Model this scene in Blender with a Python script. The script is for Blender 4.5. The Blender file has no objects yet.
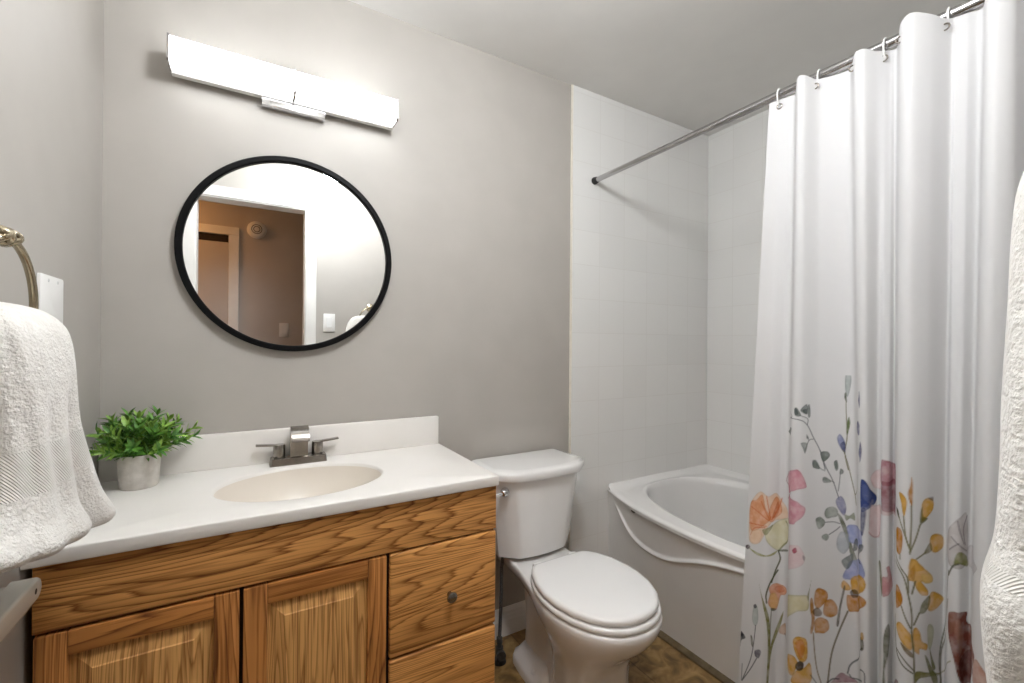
import bpy, bmesh, math, random
import numpy as np
from mathutils import Vector, Matrix

sc = bpy.context.scene
COL = sc.collection
PI = math.pi
sin, cos = math.sin, math.cos

# ------------------------------------------------------------------ camera
CAM = (0.0, -1.56, 1.176)
cam_data = bpy.data.cameras.new('camera')
cam = bpy.data.objects.new('camera', cam_data)
COL.objects.link(cam)
cam_data.sensor_fit = 'HORIZONTAL'
cam_data.sensor_width = 36.0
cam_data.lens = 443.56 / 1024 * 36.0
cam_data.clip_start = 0.01
cam_data.clip_end = 50
cR = Vector((0.86184995, -0.50711063, 0.00731282))
cU = Vector((-0.00807292, 0.00069991, 0.99996717))
cF = Vector((0.5070991, 0.86188069, 0.00349065))
cam.matrix_world = Matrix(((cR.x, cU.x, -cF.x, CAM[0]), (cR.y, cU.y, -cF.y, CAM[1]),
                           (cR.z, cU.z, -cF.z, CAM[2]), (0, 0, 0, 1)))
sc.camera = cam

# ------------------------------------------------------------------ world, light, exposure
world = bpy.data.worlds.new('world')
sc.world = world
world.use_nodes = True
world.node_tree.nodes['Background'].inputs[0].default_value = (0.9, 0.95, 1, 1)
world.node_tree.nodes['Background'].inputs[1].default_value = 0.0
sc.view_settings.view_transform = 'Standard'
sc.view_settings.look = 'None'
sc.view_settings.exposure = 1.10
sc.view_settings.gamma = 1.0
sc.view_settings.use_curve_mapping = False
VANITY_LIGHT = 2.9      # emission of the vanity light's diffuser
FILL_GLOBE_LIGHT = 40.0         # emission of the unseen globe added to brighten the bathroom
HALL_LIGHT = 20.0         # emission of the hall's ceiling dome

# ------------------------------------------------------------------ helpers
def root_loc(o):
    v = Vector((0, 0, 0))
    while o is not None:
        v = v + o.location; o = o.parent
    return v

def obj(name, bm, mats, parent=None, loc=None, smooth=True, angle=40):
    """links a bmesh given in world coordinates as one mesh object"""
    me = bpy.data.meshes.new(name)
    off = root_loc(parent) if parent is not None else Vector(loc or (0, 0, 0))
    bmesh.ops.translate(bm, verts=bm.verts, vec=-off)
    bmesh.ops.recalc_face_normals(bm, faces=bm.faces)
    for f in bm.faces: f.smooth = smooth
    if smooth:
        a = math.radians(angle)
        for e in bm.edges:
            if len(e.link_faces) == 2 and e.calc_face_angle(0) > a: e.smooth = False
    bm.to_mesh(me); bm.free()
    for m in (mats if isinstance(mats, (list, tuple)) else [mats]): me.materials.append(m)
    o = bpy.data.objects.new(name, me); COL.objects.link(o)
    if parent is not None: o.parent = parent
    else: o.location = off
    return o

def tag(o, label, cat, group=None, kind=None):
    o['label'] = label; o['category'] = cat
    if group: o['group'] = group
    if kind: o['kind'] = kind
    return o

def thing(name, loc, label, cat, group=None):
    o = bpy.data.objects.new(name, None); COL.objects.link(o)
    o.empty_display_size = 0.05
    o.location = loc
    return tag(o, label, cat, group)

def struct(name, bm, mats, label, cat, smooth=False):
    o = obj(name, bm, mats, smooth=smooth)
    o['kind'] = 'structure'; o['label'] = label; o['category'] = cat
    return o

def merge(dst, src):
    me = bpy.data.meshes.new('tmp'); src.to_mesh(me); src.free()
    dst.from_mesh(me); bpy.data.meshes.remove(me)

def add_box(bm, x0, x1, y0, y1, z0, z1, bevel=0.0, seg=2, mat=0, rot=None):
    t = bmesh.new()
    bmesh.ops.create_cube(t, size=1.0)
    for v in t.verts:
        v.co = Vector(((x0 + x1) / 2 + v.co.x * (x1 - x0), (y0 + y1) / 2 + v.co.y * (y1 - y0), (z0 + z1) / 2 + v.co.z * (z1 - z0)))
    if bevel > 0:
        bmesh.ops.bevel(t, geom=list(t.edges), offset=bevel, segments=seg, profile=0.5, affect='EDGES')
    if rot is not None:
        c = Vector(((x0 + x1) / 2, (y0 + y1) / 2, (z0 + z1) / 2))
        bmesh.ops.rotate(t, verts=t.verts, cent=c, matrix=rot)
    for f in t.faces: f.material_index = mat
    merge(bm, t)
    return bm

def box(*a, **k): return add_box(bmesh.new(), *a, **k)

def loft(bm, loops, cap0=True, cap1=True, mat=0, closed=True):
    rows = [[bm.verts.new(p) for p in lp] for lp in loops]
    n = len(rows[0])
    for a, b in zip(rows, rows[1:]):
        for i in range(n if closed else n - 1):
            j = (i + 1) % n
            f = bm.faces.new((a[i], a[j], b[j], b[i])); f.material_index = mat
    if cap0: bm.faces.new(list(reversed(rows[0]))).material_index = mat
    if cap1: bm.faces.new(rows[-1]).material_index = mat
    return rows

def add_tube(bm, pts, r, n=12, closed=False, mat=0, caps=True):
    pts = [Vector(p) for p in pts]
    rs = r if isinstance(r, (list, tuple)) else [r] * len(pts)
    m = len(pts); loops = []
    up = None
    for i, p in enumerate(pts):
        a = pts[(i - 1) % m] if (closed or i > 0) else p
        b = pts[(i + 1) % m] if (closed or i < m - 1) else p
        t = (b - a).normalized()
        if up is None:
            up = Vector((0, 0, 1)) if abs(t.z) < 0.9 else Vector((1, 0, 0))
        x = (up - t * up.dot(t)).normalized(); up = x
        y = t.cross(x)
        loops.append([p + (x * cos(2 * PI * k / n) + y * sin(2 * PI * k / n)) * rs[i] for k in range(n)])
    if closed: loops.append(loops[0])
    rows = loft(bm, loops, cap0=caps and not closed, cap1=caps and not closed, mat=mat)
    if closed: bmesh.ops.remove_doubles(bm, verts=rows[0] + rows[-1], dist=1e-6)
    return bm

def add_lathe(bm, origin, axis, prof, n=24, mat=0):
    """prof: list of (distance along axis, radius)"""
    o = Vector(origin); w = Vector(axis).normalized()
    u = w.orthogonal().normalized(); v = w.cross(u)
    loops = [[o + w * h + (u * cos(2 * PI * k / n) + v * sin(2 * PI * k / n)) * max(r, 1e-5) for k in range(n)] for h, r in prof]
    loft(bm, loops, mat=mat)
    return bm

def add_prism(bm, poly, ax, a, b, mat=0):
    """extrudes a 2-D polygon along axis ax from a to b"""
    def mk(p, t):
        c = list(p); c.insert(ax, t); return c
    loft(bm, [[mk(p, a) for p in poly], [mk(p, b) for p in poly]], mat=mat)
    return bm

def smooth01(t):
    t = max(0.0, min(1.0, t)); return t * t * (3 - 2 * t)

def interp(tab, x):
    """piecewise linear table of (x, v1, v2, ...) in rising x"""
    if x <= tab[0][0]: return tab[0][1:]
    for a, b in zip(tab, tab[1:]):
        if x <= b[0]:
            t = (x - a[0]) / (b[0] - a[0])
            return tuple(p + (q - p) * t for p, q in zip(a[1:], b[1:]))
    return tab[-1][1:]

def crom(tab, x):
    """smooth (Catmull-Rom) version of interp"""
    if x <= tab[0][0]: return tab[0][1:]
    if x >= tab[-1][0]: return tab[-1][1:]
    for i in range(len(tab) - 1):
        if x <= tab[i + 1][0]:
            p0, p1, p2, p3 = tab[max(i - 1, 0)], tab[i], tab[i + 1], tab[min(i + 2, len(tab) - 1)]
            h = p2[0] - p1[0]; t = (x - p1[0]) / h; out = []
            for k in range(1, len(p1)):
                m1 = (p2[k] - p0[k]) / (p2[0] - p0[0]) * h
                m2 = (p3[k] - p1[k]) / (p3[0] - p1[0]) * h
                t2, t3 = t * t, t * t * t
                out.append((2*t3 - 3*t2 + 1)*p1[k] + (t3 - 2*t2 + t)*m1 + (-2*t3 + 3*t2)*p2[k] + (t3 - t2)*m2)
            return tuple(out)

# ------------------------------------------------------------------ materials
def srgb(r, g, b):
    f = lambda c: (c / 255 / 12.92) if c / 255 <= 0.04045 else ((c / 255 + 0.055) / 1.055) ** 2.4
    return (f(r), f(g), f(b), 1.0)

def new_mat(name):
    m = bpy.data.materials.new(name); m.use_nodes = True
    nt = m.node_tree
    return m, nt, nt.nodes['Principled BSDF']

def N(nt, t, **kw):
    n = nt.nodes.new(t)
    for k, v in kw.items(): setattr(n, k, v)
    return n

def objcoord(nt, scale=(1, 1, 1), rot=(0, 0, 0), loc=(0, 0, 0)):
    tc = N(nt, 'ShaderNodeTexCoord'); mp = N(nt, 'ShaderNodeMapping')
    mp.inputs['Scale'].default_value = scale; mp.inputs['Rotation'].default_value = rot; mp.inputs['Location'].default_value = loc
    nt.links.new(tc.outputs['Object'], mp.inputs['Vector'])
    return mp.outputs['Vector']

def ramp(nt, stops):
    r = N(nt, 'ShaderNodeValToRGB'); el = r.color_ramp.elements
    while len(el) < len(stops): el.new(0.5)
    for e, (p, c) in zip(el, stops): e.position = p; e.color = c
    return r

def mottled(name, c1, c2, scale=20, rough=0.5, bump=0.0, bscale=200, metallic=0.0, coat=0.0, spec=None, detail=3):
    """a colour that wanders between two close tones, with a fine bump"""
    m, nt, b = new_mat(name)
    v = objcoord(nt)
    n = N(nt, 'ShaderNodeTexNoise'); n.inputs['Scale'].default_value = scale; n.inputs['Detail'].default_value = detail
    nt.links.new(v, n.inputs['Vector'])
    r = ramp(nt, [(0.35, c1), (0.65, c2)])
    nt.links.new(n.outputs['Fac'], r.inputs['Fac']); nt.links.new(r.outputs['Color'], b.inputs['Base Color'])
    b.inputs['Roughness'].default_value = rough; b.inputs['Metallic'].default_value = metallic
    b.inputs['Coat Weight'].default_value = coat; b.inputs['Coat Roughness'].default_value = 0.08
    if spec is not None: b.inputs['Specular IOR Level'].default_value = spec
    if bump > 0:
        n2 = N(nt, 'ShaderNodeTexNoise'); n2.inputs['Scale'].default_value = bscale; n2.inputs['Detail'].default_value = 3
        nt.links.new(v, n2.inputs['Vector'])
        bp = N(nt, 'ShaderNodeBump'); bp.inputs['Strength'].default_value = bump; bp.inputs['Distance'].default_value = 0.002
        nt.links.new(n2.outputs['Fac'], bp.inputs['Height']); nt.links.new(bp.outputs['Normal'], b.inputs['Normal'])
    return m

def oak(name, axis, light, dark, shift=(0, 0, 0), rings=11.0, stretch=7.0, freq=1.0):
    """oak boards: contour lines of a stretched noise for the cathedral grain, fine dark pores along it"""
    m, nt, b = new_mat(name)
    s = [stretch * freq] * 3; s[1] = 0.6; s[axis] = 0.38 * freq
    v = objcoord(nt, scale=s, loc=shift)
    n = N(nt, 'ShaderNodeTexNoise'); n.inputs['Scale'].default_value = 1.6; n.inputs['Detail'].default_value = 1.5; n.inputs['Roughness'].default_value = 0.35
    nt.links.new(v, n.inputs['Vector'])
    mul = N(nt, 'ShaderNodeMath', operation='MULTIPLY'); mul.inputs[1].default_value = rings
    nt.links.new(n.outputs['Fac'], mul.inputs[0])
    sp = [190.0] * 3; sp[1] = 40.0; sp[axis] = 5.0
    v2 = objcoord(nt, scale=sp, loc=shift)
    n2 = N(nt, 'ShaderNodeTexNoise'); n2.inputs['Scale'].default_value = 1.0; n2.inputs['Detail'].default_value = 2
    nt.links.new(v2, n2.inputs['Vector'])
    add = N(nt, 'ShaderNodeMath', operation='MULTIPLY_ADD'); add.inputs[1].default_value = 0.55
    nt.links.new(n2.outputs['Fac'], add.inputs[0]); nt.links.new(mul.outputs[0], add.inputs[2])
    fr = N(nt, 'ShaderNodeMath', operation='FRACT'); nt.links.new(add.outputs[0], fr.inputs[0])
    mid = tuple(l * 0.62 + d * 0.38 for l, d in zip(light, dark))
    r = ramp(nt, [(0.0, light), (0.5, tuple(l * 0.85 + d * 0.15 for l, d in zip(light, dark))), (0.72, mid), (0.86, dark), (0.94, mid), (1.0, light)])
    nt.links.new(fr.outputs[0], r.inputs['Fac'])
    r2 = ramp(nt, [(0.34, (0.46, 0.38, 0.32, 1)), (0.52, (1, 1, 1, 1))])
    nt.links.new(n2.outputs['Fac'], r2.inputs['Fac'])
    mx = N(nt, 'ShaderNodeMix', data_type='RGBA', blend_type='MULTIPLY'); mx.inputs[0].default_value = 0.85
    nt.links.new(r.outputs['Color'], mx.inputs[6]); nt.links.new(r2.outputs['Color'], mx.inputs[7])
    nt.links.new(mx.outputs[2], b.inputs['Base Color'])
    b.inputs['Roughness'].default_value = 0.55; b.inputs['Specular IOR Level'].default_value = 0.25
    b.inputs['Coat Weight'].default_value = 0.0; b.inputs['Coat Roughness'].default_value = 0.25
    bp = N(nt, 'ShaderNodeBump'); bp.inputs['Strength'].default_value = 0.15; bp.inputs['Distance'].default_value = 0.001
    nt.links.new(n2.outputs['Fac'], bp.inputs['Height']); nt.links.new(bp.outputs['Normal'], b.inputs['Normal'])
    return m

OL, OD = srgb(226, 165, 96), srgb(138, 85, 40)
M = {}
M['wall'] = mottled('greige_wall_paint', srgb(175, 170, 163), srgb(179, 174, 167), 6, 0.55, 0.05, 160)
M['ceiling'] = mottled('white_ceiling_paint', srgb(228, 226, 222), srgb(232, 230, 226), 5, 0.8, 0.08, 120)
M['hall'] = mottled('taupe_hall_paint', srgb(188, 180, 173), srgb(192, 184, 177), 5, 0.6, 0.05, 160)
M['trim'] = mottled('white_trim_paint', srgb(232, 230, 226), srgb(236, 234, 230), 10, 0.35)
M['porcelain'] = mottled('white_porcelain', srgb(234, 233, 231), srgb(238, 237, 235), 4, 0.12, coat=0.6)
M['seat'] = mottled('white_seat_plastic', srgb(238, 238, 237), srgb(241, 241, 240), 4, 0.22)
M['acrylic'] = mottled('white_tub_acrylic', srgb(233, 232, 230), srgb(237, 236, 234), 4, 0.16, coat=0.4)
M['marble'] = mottled('cultured_marble', srgb(234, 230, 224), srgb(238, 234, 229), 5, 0.34, coat=0.0)
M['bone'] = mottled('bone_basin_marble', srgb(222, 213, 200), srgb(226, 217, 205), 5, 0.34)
M['chrome'] = mottled('chrome', srgb(222, 223, 226), srgb(228, 229, 232), 8, 0.07, metallic=1.0)
M['rod'] = mottled('brushed_rod_steel', srgb(176, 174, 174), srgb(186, 184, 184), 12, 0.22, metallic=1.0)
M['nickel'] = mottled('brushed_nickel', srgb(146, 141, 134), srgb(160, 154, 147), 40, 0.26, metallic=1.0)
M['bronze'] = mottled('warm_nickel', srgb(168, 156, 132), srgb(186, 174, 150), 40, 0.25, metallic=1.0)
M['black'] = mottled('black_frame_metal', srgb(7, 7, 8), srgb(10, 10, 11), 30, 0.5, spec=0.12)
M['rubber'] = mottled('black_rubber', srgb(26, 25, 24), srgb(34, 33, 32), 60, 0.6)
M['plastic'] = mottled('white_plastic', srgb(236, 235, 232), srgb(239, 238, 235), 10, 0.35)
M['rail'] = mottled('ivory_enamel', srgb(226, 224, 216), srgb(231, 229, 221), 12, 0.25, coat=0.3)
M['braid'] = mottled('grey_braided_hose', srgb(78, 78, 80), srgb(120, 120, 122), 420, 0.4, 0.5, 500, metallic=0.6)
M['grey'] = mottled('dark_grey_valve', srgb(58, 56, 54), srgb(80, 78, 75), 60, 0.45, metallic=0.3)
M['soil'] = mottled('brown_soil', srgb(58, 46, 34), srgb(82, 66, 48), 300, 0.95, 0.6, 300)
M['concrete'] = mottled('grey_concrete', srgb(196, 190, 182), srgb(214, 209, 202), 45, 0.8, 0.25, 260, detail=6)
M['brown_edge'] = mottled('brown_vinyl_edge', srgb(88, 74, 52), srgb(112, 96, 70), 30, 0.5)
M['dark'] = mottled('seam_and_shadow_dark', srgb(34, 22, 14), srgb(44, 29, 18), 60, 0.8)  # cabinet seams, and the painted shadow over the hall door

M['oak_h'] = oak('oak_along', 0, OL, OD, (0.3, 0.1, 0.25), rings=36, stretch=5.0)
M['oak_h2'] = oak('oak_along_second', 0, srgb(228, 166, 96), srgb(148, 94, 46), (2.35, 0.4, 1.3), rings=36, stretch=4.5)
M['oak_v'] = oak('oak_upright', 2, srgb(202, 137, 74), srgb(128, 77, 37), (0.7, 0.2, 0.1), rings=24, stretch=6)
M['oak_r'] = oak('oak_rail', 0, srgb(200, 135, 72), srgb(126, 76, 37), (4.7, 0.2, 0.6), rings=24, stretch=7)
M['oak_panel'] = oak('oak_panel', 2, srgb(226, 173, 106), srgb(168, 116, 62), (0.2, 1.7, 0.5), rings=38, stretch=9)

# mirror glass
m, nt, b = new_mat('mirror_glass'); M['mirror'] = m
v = objcoord(nt); n = N(nt, 'ShaderNodeTexNoise'); n.inputs['Scale'].default_value = 2
nt.links.new(v, n.inputs['Vector'])
r = ramp(nt, [(0, (0.90, 0.91, 0.905, 1)), (1, (0.92, 0.93, 0.925, 1))]); nt.links.new(n.outputs['Fac'], r.inputs['Fac'])
nt.links.new(r.outputs['Color'], b.inputs['Base Color'])
b.inputs['Metallic'].default_value = 1; b.inputs['Roughness'].default_value = 0.0

# white tile with pale grout
def tile_mat(name, swap):
    m, nt, b = new_mat(name)
    tc = N(nt, 'ShaderNodeTexCoord'); sep = N(nt, 'ShaderNodeSeparateXYZ'); com = N(nt, 'ShaderNodeCombineXYZ')
    nt.links.new(tc.outputs['Object'], sep.inputs[0])
    nt.links.new(sep.outputs['Y' if swap else 'X'], com.inputs['X']); nt.links.new(sep.outputs['Z'], com.inputs['Y'])
    br = N(nt, 'ShaderNodeTexBrick')
    br.offset = 0.0; br.squash = 1.0
    br.inputs['Scale'].default_value = 1.0
    br.inputs['Brick Width'].default_value = 0.153; br.inputs['Row Height'].default_value = 0.153
    br.inputs['Mortar Size'].default_value = 0.0016; br.inputs['Mortar Smooth'].default_value = 0.3
    br.inputs['Color1'].default_value = srgb(232, 231, 228); br.inputs['Color2'].default_value = srgb(235, 234, 231)
    br.inputs['Mortar'].default_value = srgb(227, 225, 221)
    nt.links.new(com.outputs[0], br.inputs['Vector'])
    nt.links.new(br.outputs['Color'], b.inputs['Base Color'])
    b.inputs['Roughness'].default_value = 0.2
    bp = N(nt, 'ShaderNodeBump', invert=True); bp.inputs['Strength'].default_value = 0.12; bp.inputs['Distance'].default_value = 0.001
    nt.links.new(br.outputs['Fac'], bp.inputs['Height']); nt.links.new(bp.outputs['Normal'], b.inputs['Normal'])
    return m
M['tile_b'] = tile_mat('white_tile_back', False)
M['tile_r'] = tile_mat('white_tile_side', True)

# brown mottled vinyl floor
m, nt, b = new_mat('brown_vinyl_floor'); M['floor'] = m
v = objcoord(nt)
n1 = N(nt, 'ShaderNodeTexNoise'); n1.inputs['Scale'].default_value = 14; n1.inputs['Detail'].default_value = 6; n1.inputs['Distortion'].default_value = 1.2
nt.links.new(v, n1.inputs['Vector'])
r = ramp(nt, [(0.3, srgb(92, 70, 42)), (0.5, srgb(138, 108, 66)), (0.72, srgb(176, 146, 98))])
nt.links.new(n1.outputs['Fac'], r.inputs['Fac'])
br = N(nt, 'ShaderNodeTexBrick'); br.offset = 0; br.inputs['Scale'].default_value = 1
br.inputs['Brick Width'].default_value = 0.305; br.inputs['Row Height'].default_value = 0.305; br.inputs['Mortar Size'].default_value = 0.003
br.inputs['Color1'].default_value = (1, 1, 1, 1); br.inputs['Color2'].default_value = (0.9, 0.9, 0.9, 1); br.inputs['Mortar'].default_value = (0.6, 0.58, 0.55, 1)
nt.links.new(v, br.inputs['Vector'])
mx = N(nt, 'ShaderNodeMix', data_type='RGBA', blend_type='MULTIPLY'); mx.inputs[0].default_value = 1
nt.links.new(r.outputs['Color'], mx.inputs[6]); nt.links.new(br.outputs['Color'], mx.inputs[7])
nt.links.new(mx.outputs[2], b.inputs['Base Color']); b.inputs['Roughness'].default_value = 0.35

# terry cloth: a soft pile, and a flat woven band between two heights
def terry(name, z0, z1, slope_axis=0):
    m, nt, b = new_mat(name)
    tc = N(nt, 'ShaderNodeTexCoord'); sep = N(nt, 'ShaderNodeSeparateXYZ')
    nt.links.new(tc.outputs['Object'], sep.inputs[0])
    n1 = N(nt, 'ShaderNodeTexNoise'); n1.inputs['Scale'].default_value = 260; n1.inputs['Detail'].default_value = 3
    n3 = N(nt, 'ShaderNodeTexNoise'); n3.inputs['Scale'].default_value = 70; n3.inputs['Detail'].default_value = 4
    nt.links.new(tc.outputs['Object'], n1.inputs['Vector']); nt.links.new(tc.outputs['Object'], n3.inputs['Vector'])
    add = N(nt, 'ShaderNodeMath', operation='ADD'); nt.links.new(n1.outputs['Fac'], add.inputs[0]); nt.links.new(n3.outputs['Fac'], add.inputs[1])
    wv = N(nt, 'ShaderNodeTexWave', wave_type='BANDS', bands_direction='DIAGONAL'); wv.inputs['Scale'].default_value = 150
    nt.links.new(tc.outputs['Object'], wv.inputs['Vector'])
    a = N(nt, 'ShaderNodeMath', operation='GREATER_THAN'); a.inputs[1].default_value = z0
    c = N(nt, 'ShaderNodeMath', operation='LESS_THAN'); c.inputs[1].default_value = z1
    nt.links.new(sep.outputs['Z'], a.inputs[0]); nt.links.new(sep.outputs['Z'], c.inputs[0])
    band = N(nt, 'ShaderNodeMath', operation='MULTIPLY'); nt.links.new(a.outputs[0], band.inputs[0]); nt.links.new(c.outputs[0], band.inputs[1])
    wsc = N(nt, 'ShaderNodeMath', operation='MULTIPLY'); wsc.inputs[1].default_value = 0.28; nt.links.new(wv.outputs['Fac'], wsc.inputs[0])
    hm = N(nt, 'ShaderNodeMix'); nt.links.new(band.outputs[0], hm.inputs[0]); nt.links.new(add.outputs[0], hm.inputs[2]); nt.links.new(wsc.outputs[0], hm.inputs[3])
    bp = N(nt, 'ShaderNodeBump'); bp.inputs['Strength'].default_value = 0.9; bp.inputs['Distance'].default_value = 0.003
    nt.links.new(hm.outputs[0], bp.inputs['Height']); nt.links.new(bp.outputs['Normal'], b.inputs['Normal'])
    r = ramp(nt, [(0.3, srgb(230, 226, 219)), (0.7, srgb(240, 237, 231))]); nt.links.new(n3.outputs['Fac'], r.inputs['Fac'])
    nt.links.new(r.outputs['Color'], b.inputs['Base Color'])
    b.inputs['Roughness'].default_value = 0.95
    b.inputs['Sheen Weight'].default_value = 0.3
    return m

# leaves
def leaf_mat(name, c1, c2):
    m = mottled(name, c1, c2, 55, 0.45, 0.15, 120)
    return m
M['leaf'] = leaf_mat('green_leaf', srgb(56, 104, 36), srgb(104, 156, 58))
M['leaf2'] = leaf_mat('pale_green_leaf', srgb(112, 152, 56), srgb(150, 186, 84))

def glow(name, color, strength):
    m = bpy.data.materials.new(name); m.use_nodes = True; nt = m.node_tree
    nt.nodes.remove(nt.nodes['Principled BSDF'])
    e = N(nt, 'ShaderNodeEmission'); e.inputs[0].default_value = color; e.inputs[1].default_value = strength
    v = objcoord(nt); n = N(nt, 'ShaderNodeTexNoise'); n.inputs['Scale'].default_value = 3
    nt.links.new(v, n.inputs['Vector'])
    r = ramp(nt, [(0, tuple(c * 0.98 for c in color[:3]) + (1,)), (1, color)]); nt.links.new(n.outputs['Fac'], r.inputs['Fac'])
    nt.links.new(r.outputs['Color'], e.inputs[0])
    nt.links.new(e.outputs[0], nt.nodes['Material Output'].inputs['Surface'])
    return m
M['diffuser'] = glow('lit_white_acrylic', (0.94, 0.968, 1.0, 1), VANITY_LIGHT)
M['dome'] = glow('lit_fill_globe', (0.93, 0.963, 1.0, 1), FILL_GLOBE_LIGHT)
M['halldome'] = glow('lit_hall_dome', (1.0, 0.47, 0.15, 1), HALL_LIGHT)

# ------------------------------------------------------------------ room shell
XL, XR = -0.342, 2.156           # left and right wall faces
YF = -1.53                       # inner face of the wall with the doorway (the mirror wall is Y = 0)
ZC = 2.32                        # ceiling
YH = -2.64                       # far wall of the hall
XT = 1.219                       # where the tile starts on the mirror wall
DX0, DX1, DZ = -0.270, 0.287, 2.0   # clear doorway
WT = 0.11                        # wall thickness

struct('floor', box(-1.8, 2.3, YH - 0.1, 0.1, -0.08, 0.0), M['floor'], 'brown mottled vinyl floor', 'floor')
struct('ceiling', box(-1.8, 2.3, YH - 0.1, 0.1, ZC, ZC + 0.08), M['ceiling'], 'plain white painted ceiling', 'ceiling')
struct('wall_back', box(XL - 0.1, XR + 0.1, 0.0, 0.1, 0, ZC), M['wall'], 'greige painted wall behind mirror, vanity and toilet', 'wall')
struct('wall_left', box(XL - 0.1, XL, YF, 0.0, 0, ZC), M['wall'], 'pale painted side wall with the towel ring', 'wall')
struct('wall_right', box(XR, XR + 0.1, YF, 0.0, 0, ZC), M['tile_r'], 'white tiled wall along the bathtub', 'wall')
bm = bmesh.new()
add_box(bm, XT, XR, -0.008, 0.0, 0, ZC, 0.003)
struct('wall_tile', bm, M['tile_b'], 'white square tile on the wall at the end of the bathtub', 'wall')
bm = bmesh.new()
add_box(bm, XT - 0.008, XT, -0.009, 0.0, 0.11, ZC, 0.002)
struct('trim_3', bm, mottled('cream_caulk', srgb(226, 220, 206), srgb(232, 226, 213), 40, 0.4), 'narrow cream strip where paint meets tile', 'trim')
bm = bmesh.new()
add_box(bm, XL, DX0 - 0.012, YF - WT, YF, 0, ZC)
add_box(bm, DX1 + 0.012, XR + 0.1, YF - WT, YF, 0, ZC)
add_box(bm, DX0 - 0.012, DX1 + 0.012, YF - WT, YF, DZ + 0.012, ZC)
struct('wall_front', bm, M['wall'], 'greige painted wall with the doorway, seen in the mirror', 'wall')
# hall
struct('wall_hall', box(-1.8, 2.3, YH - 0.1, YH, 0, ZC), M['hall'], 'taupe hall wall seen through the doorway in the mirror', 'wall')
struct('wall_hall_left', box(-1.8, -1.7, YH, YF, 0, ZC), M['hall'], 'taupe end wall of the hall', 'wall')
struct('wall_hall_right', box(2.2, 2.3, YH, YF - WT, 0, ZC), M['hall'], 'taupe far end wall of the hall', 'wall')
struct('wall_hall_near', box(-1.7, XL, YF - WT, YF, 0, ZC), M['hall'], 'taupe hall wall beside the bathroom', 'wall')
# doorway: jamb lining, stops, casings
bm = bmesh.new()
add_box(bm, DX0 - 0.012, DX0, YF - WT, YF, 0, DZ + 0.012)
add_box(bm, DX1, DX1 + 0.012, YF - WT, YF, 0, DZ + 0.012)
add_box(bm, DX0, DX1, YF - WT, YF, DZ, DZ + 0.012)
for s in (1, -1):
    y0, y1 = (YF, YF + 0.014) if s == 1 else (YF - WT - 0.014, YF - WT)
    add_box(bm, max(DX0 - 0.066, XL + 0.002), DX0 - 0.006, y0, y1, 0, DZ + 0.006, 0.003)
    add_box(bm, DX1 + 0.006, DX1 + 0.066, y0, y1, 0, DZ + 0.006, 0.003)
    add_box(bm, max(DX0 - 0.066, XL + 0.002), DX1 + 0.066, y0, y1, DZ + 0.006, DZ + 0.066, 0.003)
struct('trim_1', bm, M['trim'], 'white casing and jamb of the bathroom doorway, seen in the mirror', 'door casing')
# hall door opposite
hx1, hz = -0.158, 2.014
hx0 = hx1 - 0.74
bm = bmesh.new()
add_box(bm, hx1, hx1 + 0.07, YH, YH + 0.018, 0, hz, 0.003)
add_box(bm, hx0 - 0.07, hx0, YH, YH + 0.018, 0, hz, 0.003)
add_box(bm, hx0 - 0.07, hx1 + 0.07, YH, YH + 0.018, hz, hz + 0.065, 0.003)
struct('trim_2', bm, M['trim'], 'white casing of the hall door, seen in the mirror', 'door casing')
bm = bmesh.new()
add_box(bm, hx0 + 0.002, hx1 - 0.002, YH, YH + 0.006, 0.01, hz - 0.06, 0.002)
d = struct('door_1', bm, M['hall'], 'beige hall door inside white casing, seen in the mirror', 'door')
bm = bmesh.new(); add_box(bm, hx0 + 0.002, hx1 - 0.002, YH, YH + 0.003, hz - 0.058, hz - 0.002)
obj('door_shadow', bm, M['dark'], d, smooth=False)  # dark strip that paints the shadow at the top of the door recess

# baseboard behind the toilet
prof = [(0, 0), (-0.014, 0), (-0.014, 0.062), (-0.012, 0.068), (-0.011, 0.078), (-0.009, 0.084), (-0.008, 0.094), (-0.004, 0.104), (-0.003, 0.109), (0, 0.109)]
bm = bmesh.new(); add_prism(bm, prof, 0, 0.602, 1.40)
struct('baseboard_back', bm, M['trim'], 'white moulded baseboard along the wall behind the toilet', 'baseboard')

# ------------------------------------------------------------------ vanity cabinet
CX0, CX1, CY, CZ0, CZ1 = -0.330, 0.602, -0.440, 0.09, 0.775
van = thing('vanity_cabinet', (0.136, -0.22, 0.0), 'oak bathroom vanity cabinet with two doors and drawers under the white sink top', 'cabinet')
bm = bmesh.new()
add_box(bm, CX0, CX0 + 0.015, CY, -0.003, 0.0, CZ1 - 0.002)
add_box(bm, CX1 - 0.015, CX1, CY, -0.016, 0.0, CZ1 - 0.002)
add_box(bm, CX0 + 0.015, CX1 - 0.015, CY, -0.003, CZ0, CZ0 + 0.015)
add_box(bm, CX0 + 0.015, CX1 - 0.015, CY + 0.05, CY + 0.065, 0, CZ0)
obj('carcass', bm, M['oak_v'], van, smooth=False)
bm = bmesh.new()
add_box(bm, CX0 + 0.015, CX1 - 0.015, CY, CY + 0.012, CZ0 + 0.015, CZ1 - 0.004)
obj('face_frame', bm, M['dark'], van, smooth=False)
FY = CY - 0.0005               # back of the fronts
def front(x0, x1, z0, z1, th=0.016, bev=0.004):
    return box(x0, x1, FY - th, FY, z0, z1, bev, 3)
obj('apron_panel', front(CX0, CX1, 0.652, CZ1 - 0.001, 0.015, 0.0015), M['oak_h'], van)
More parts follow.
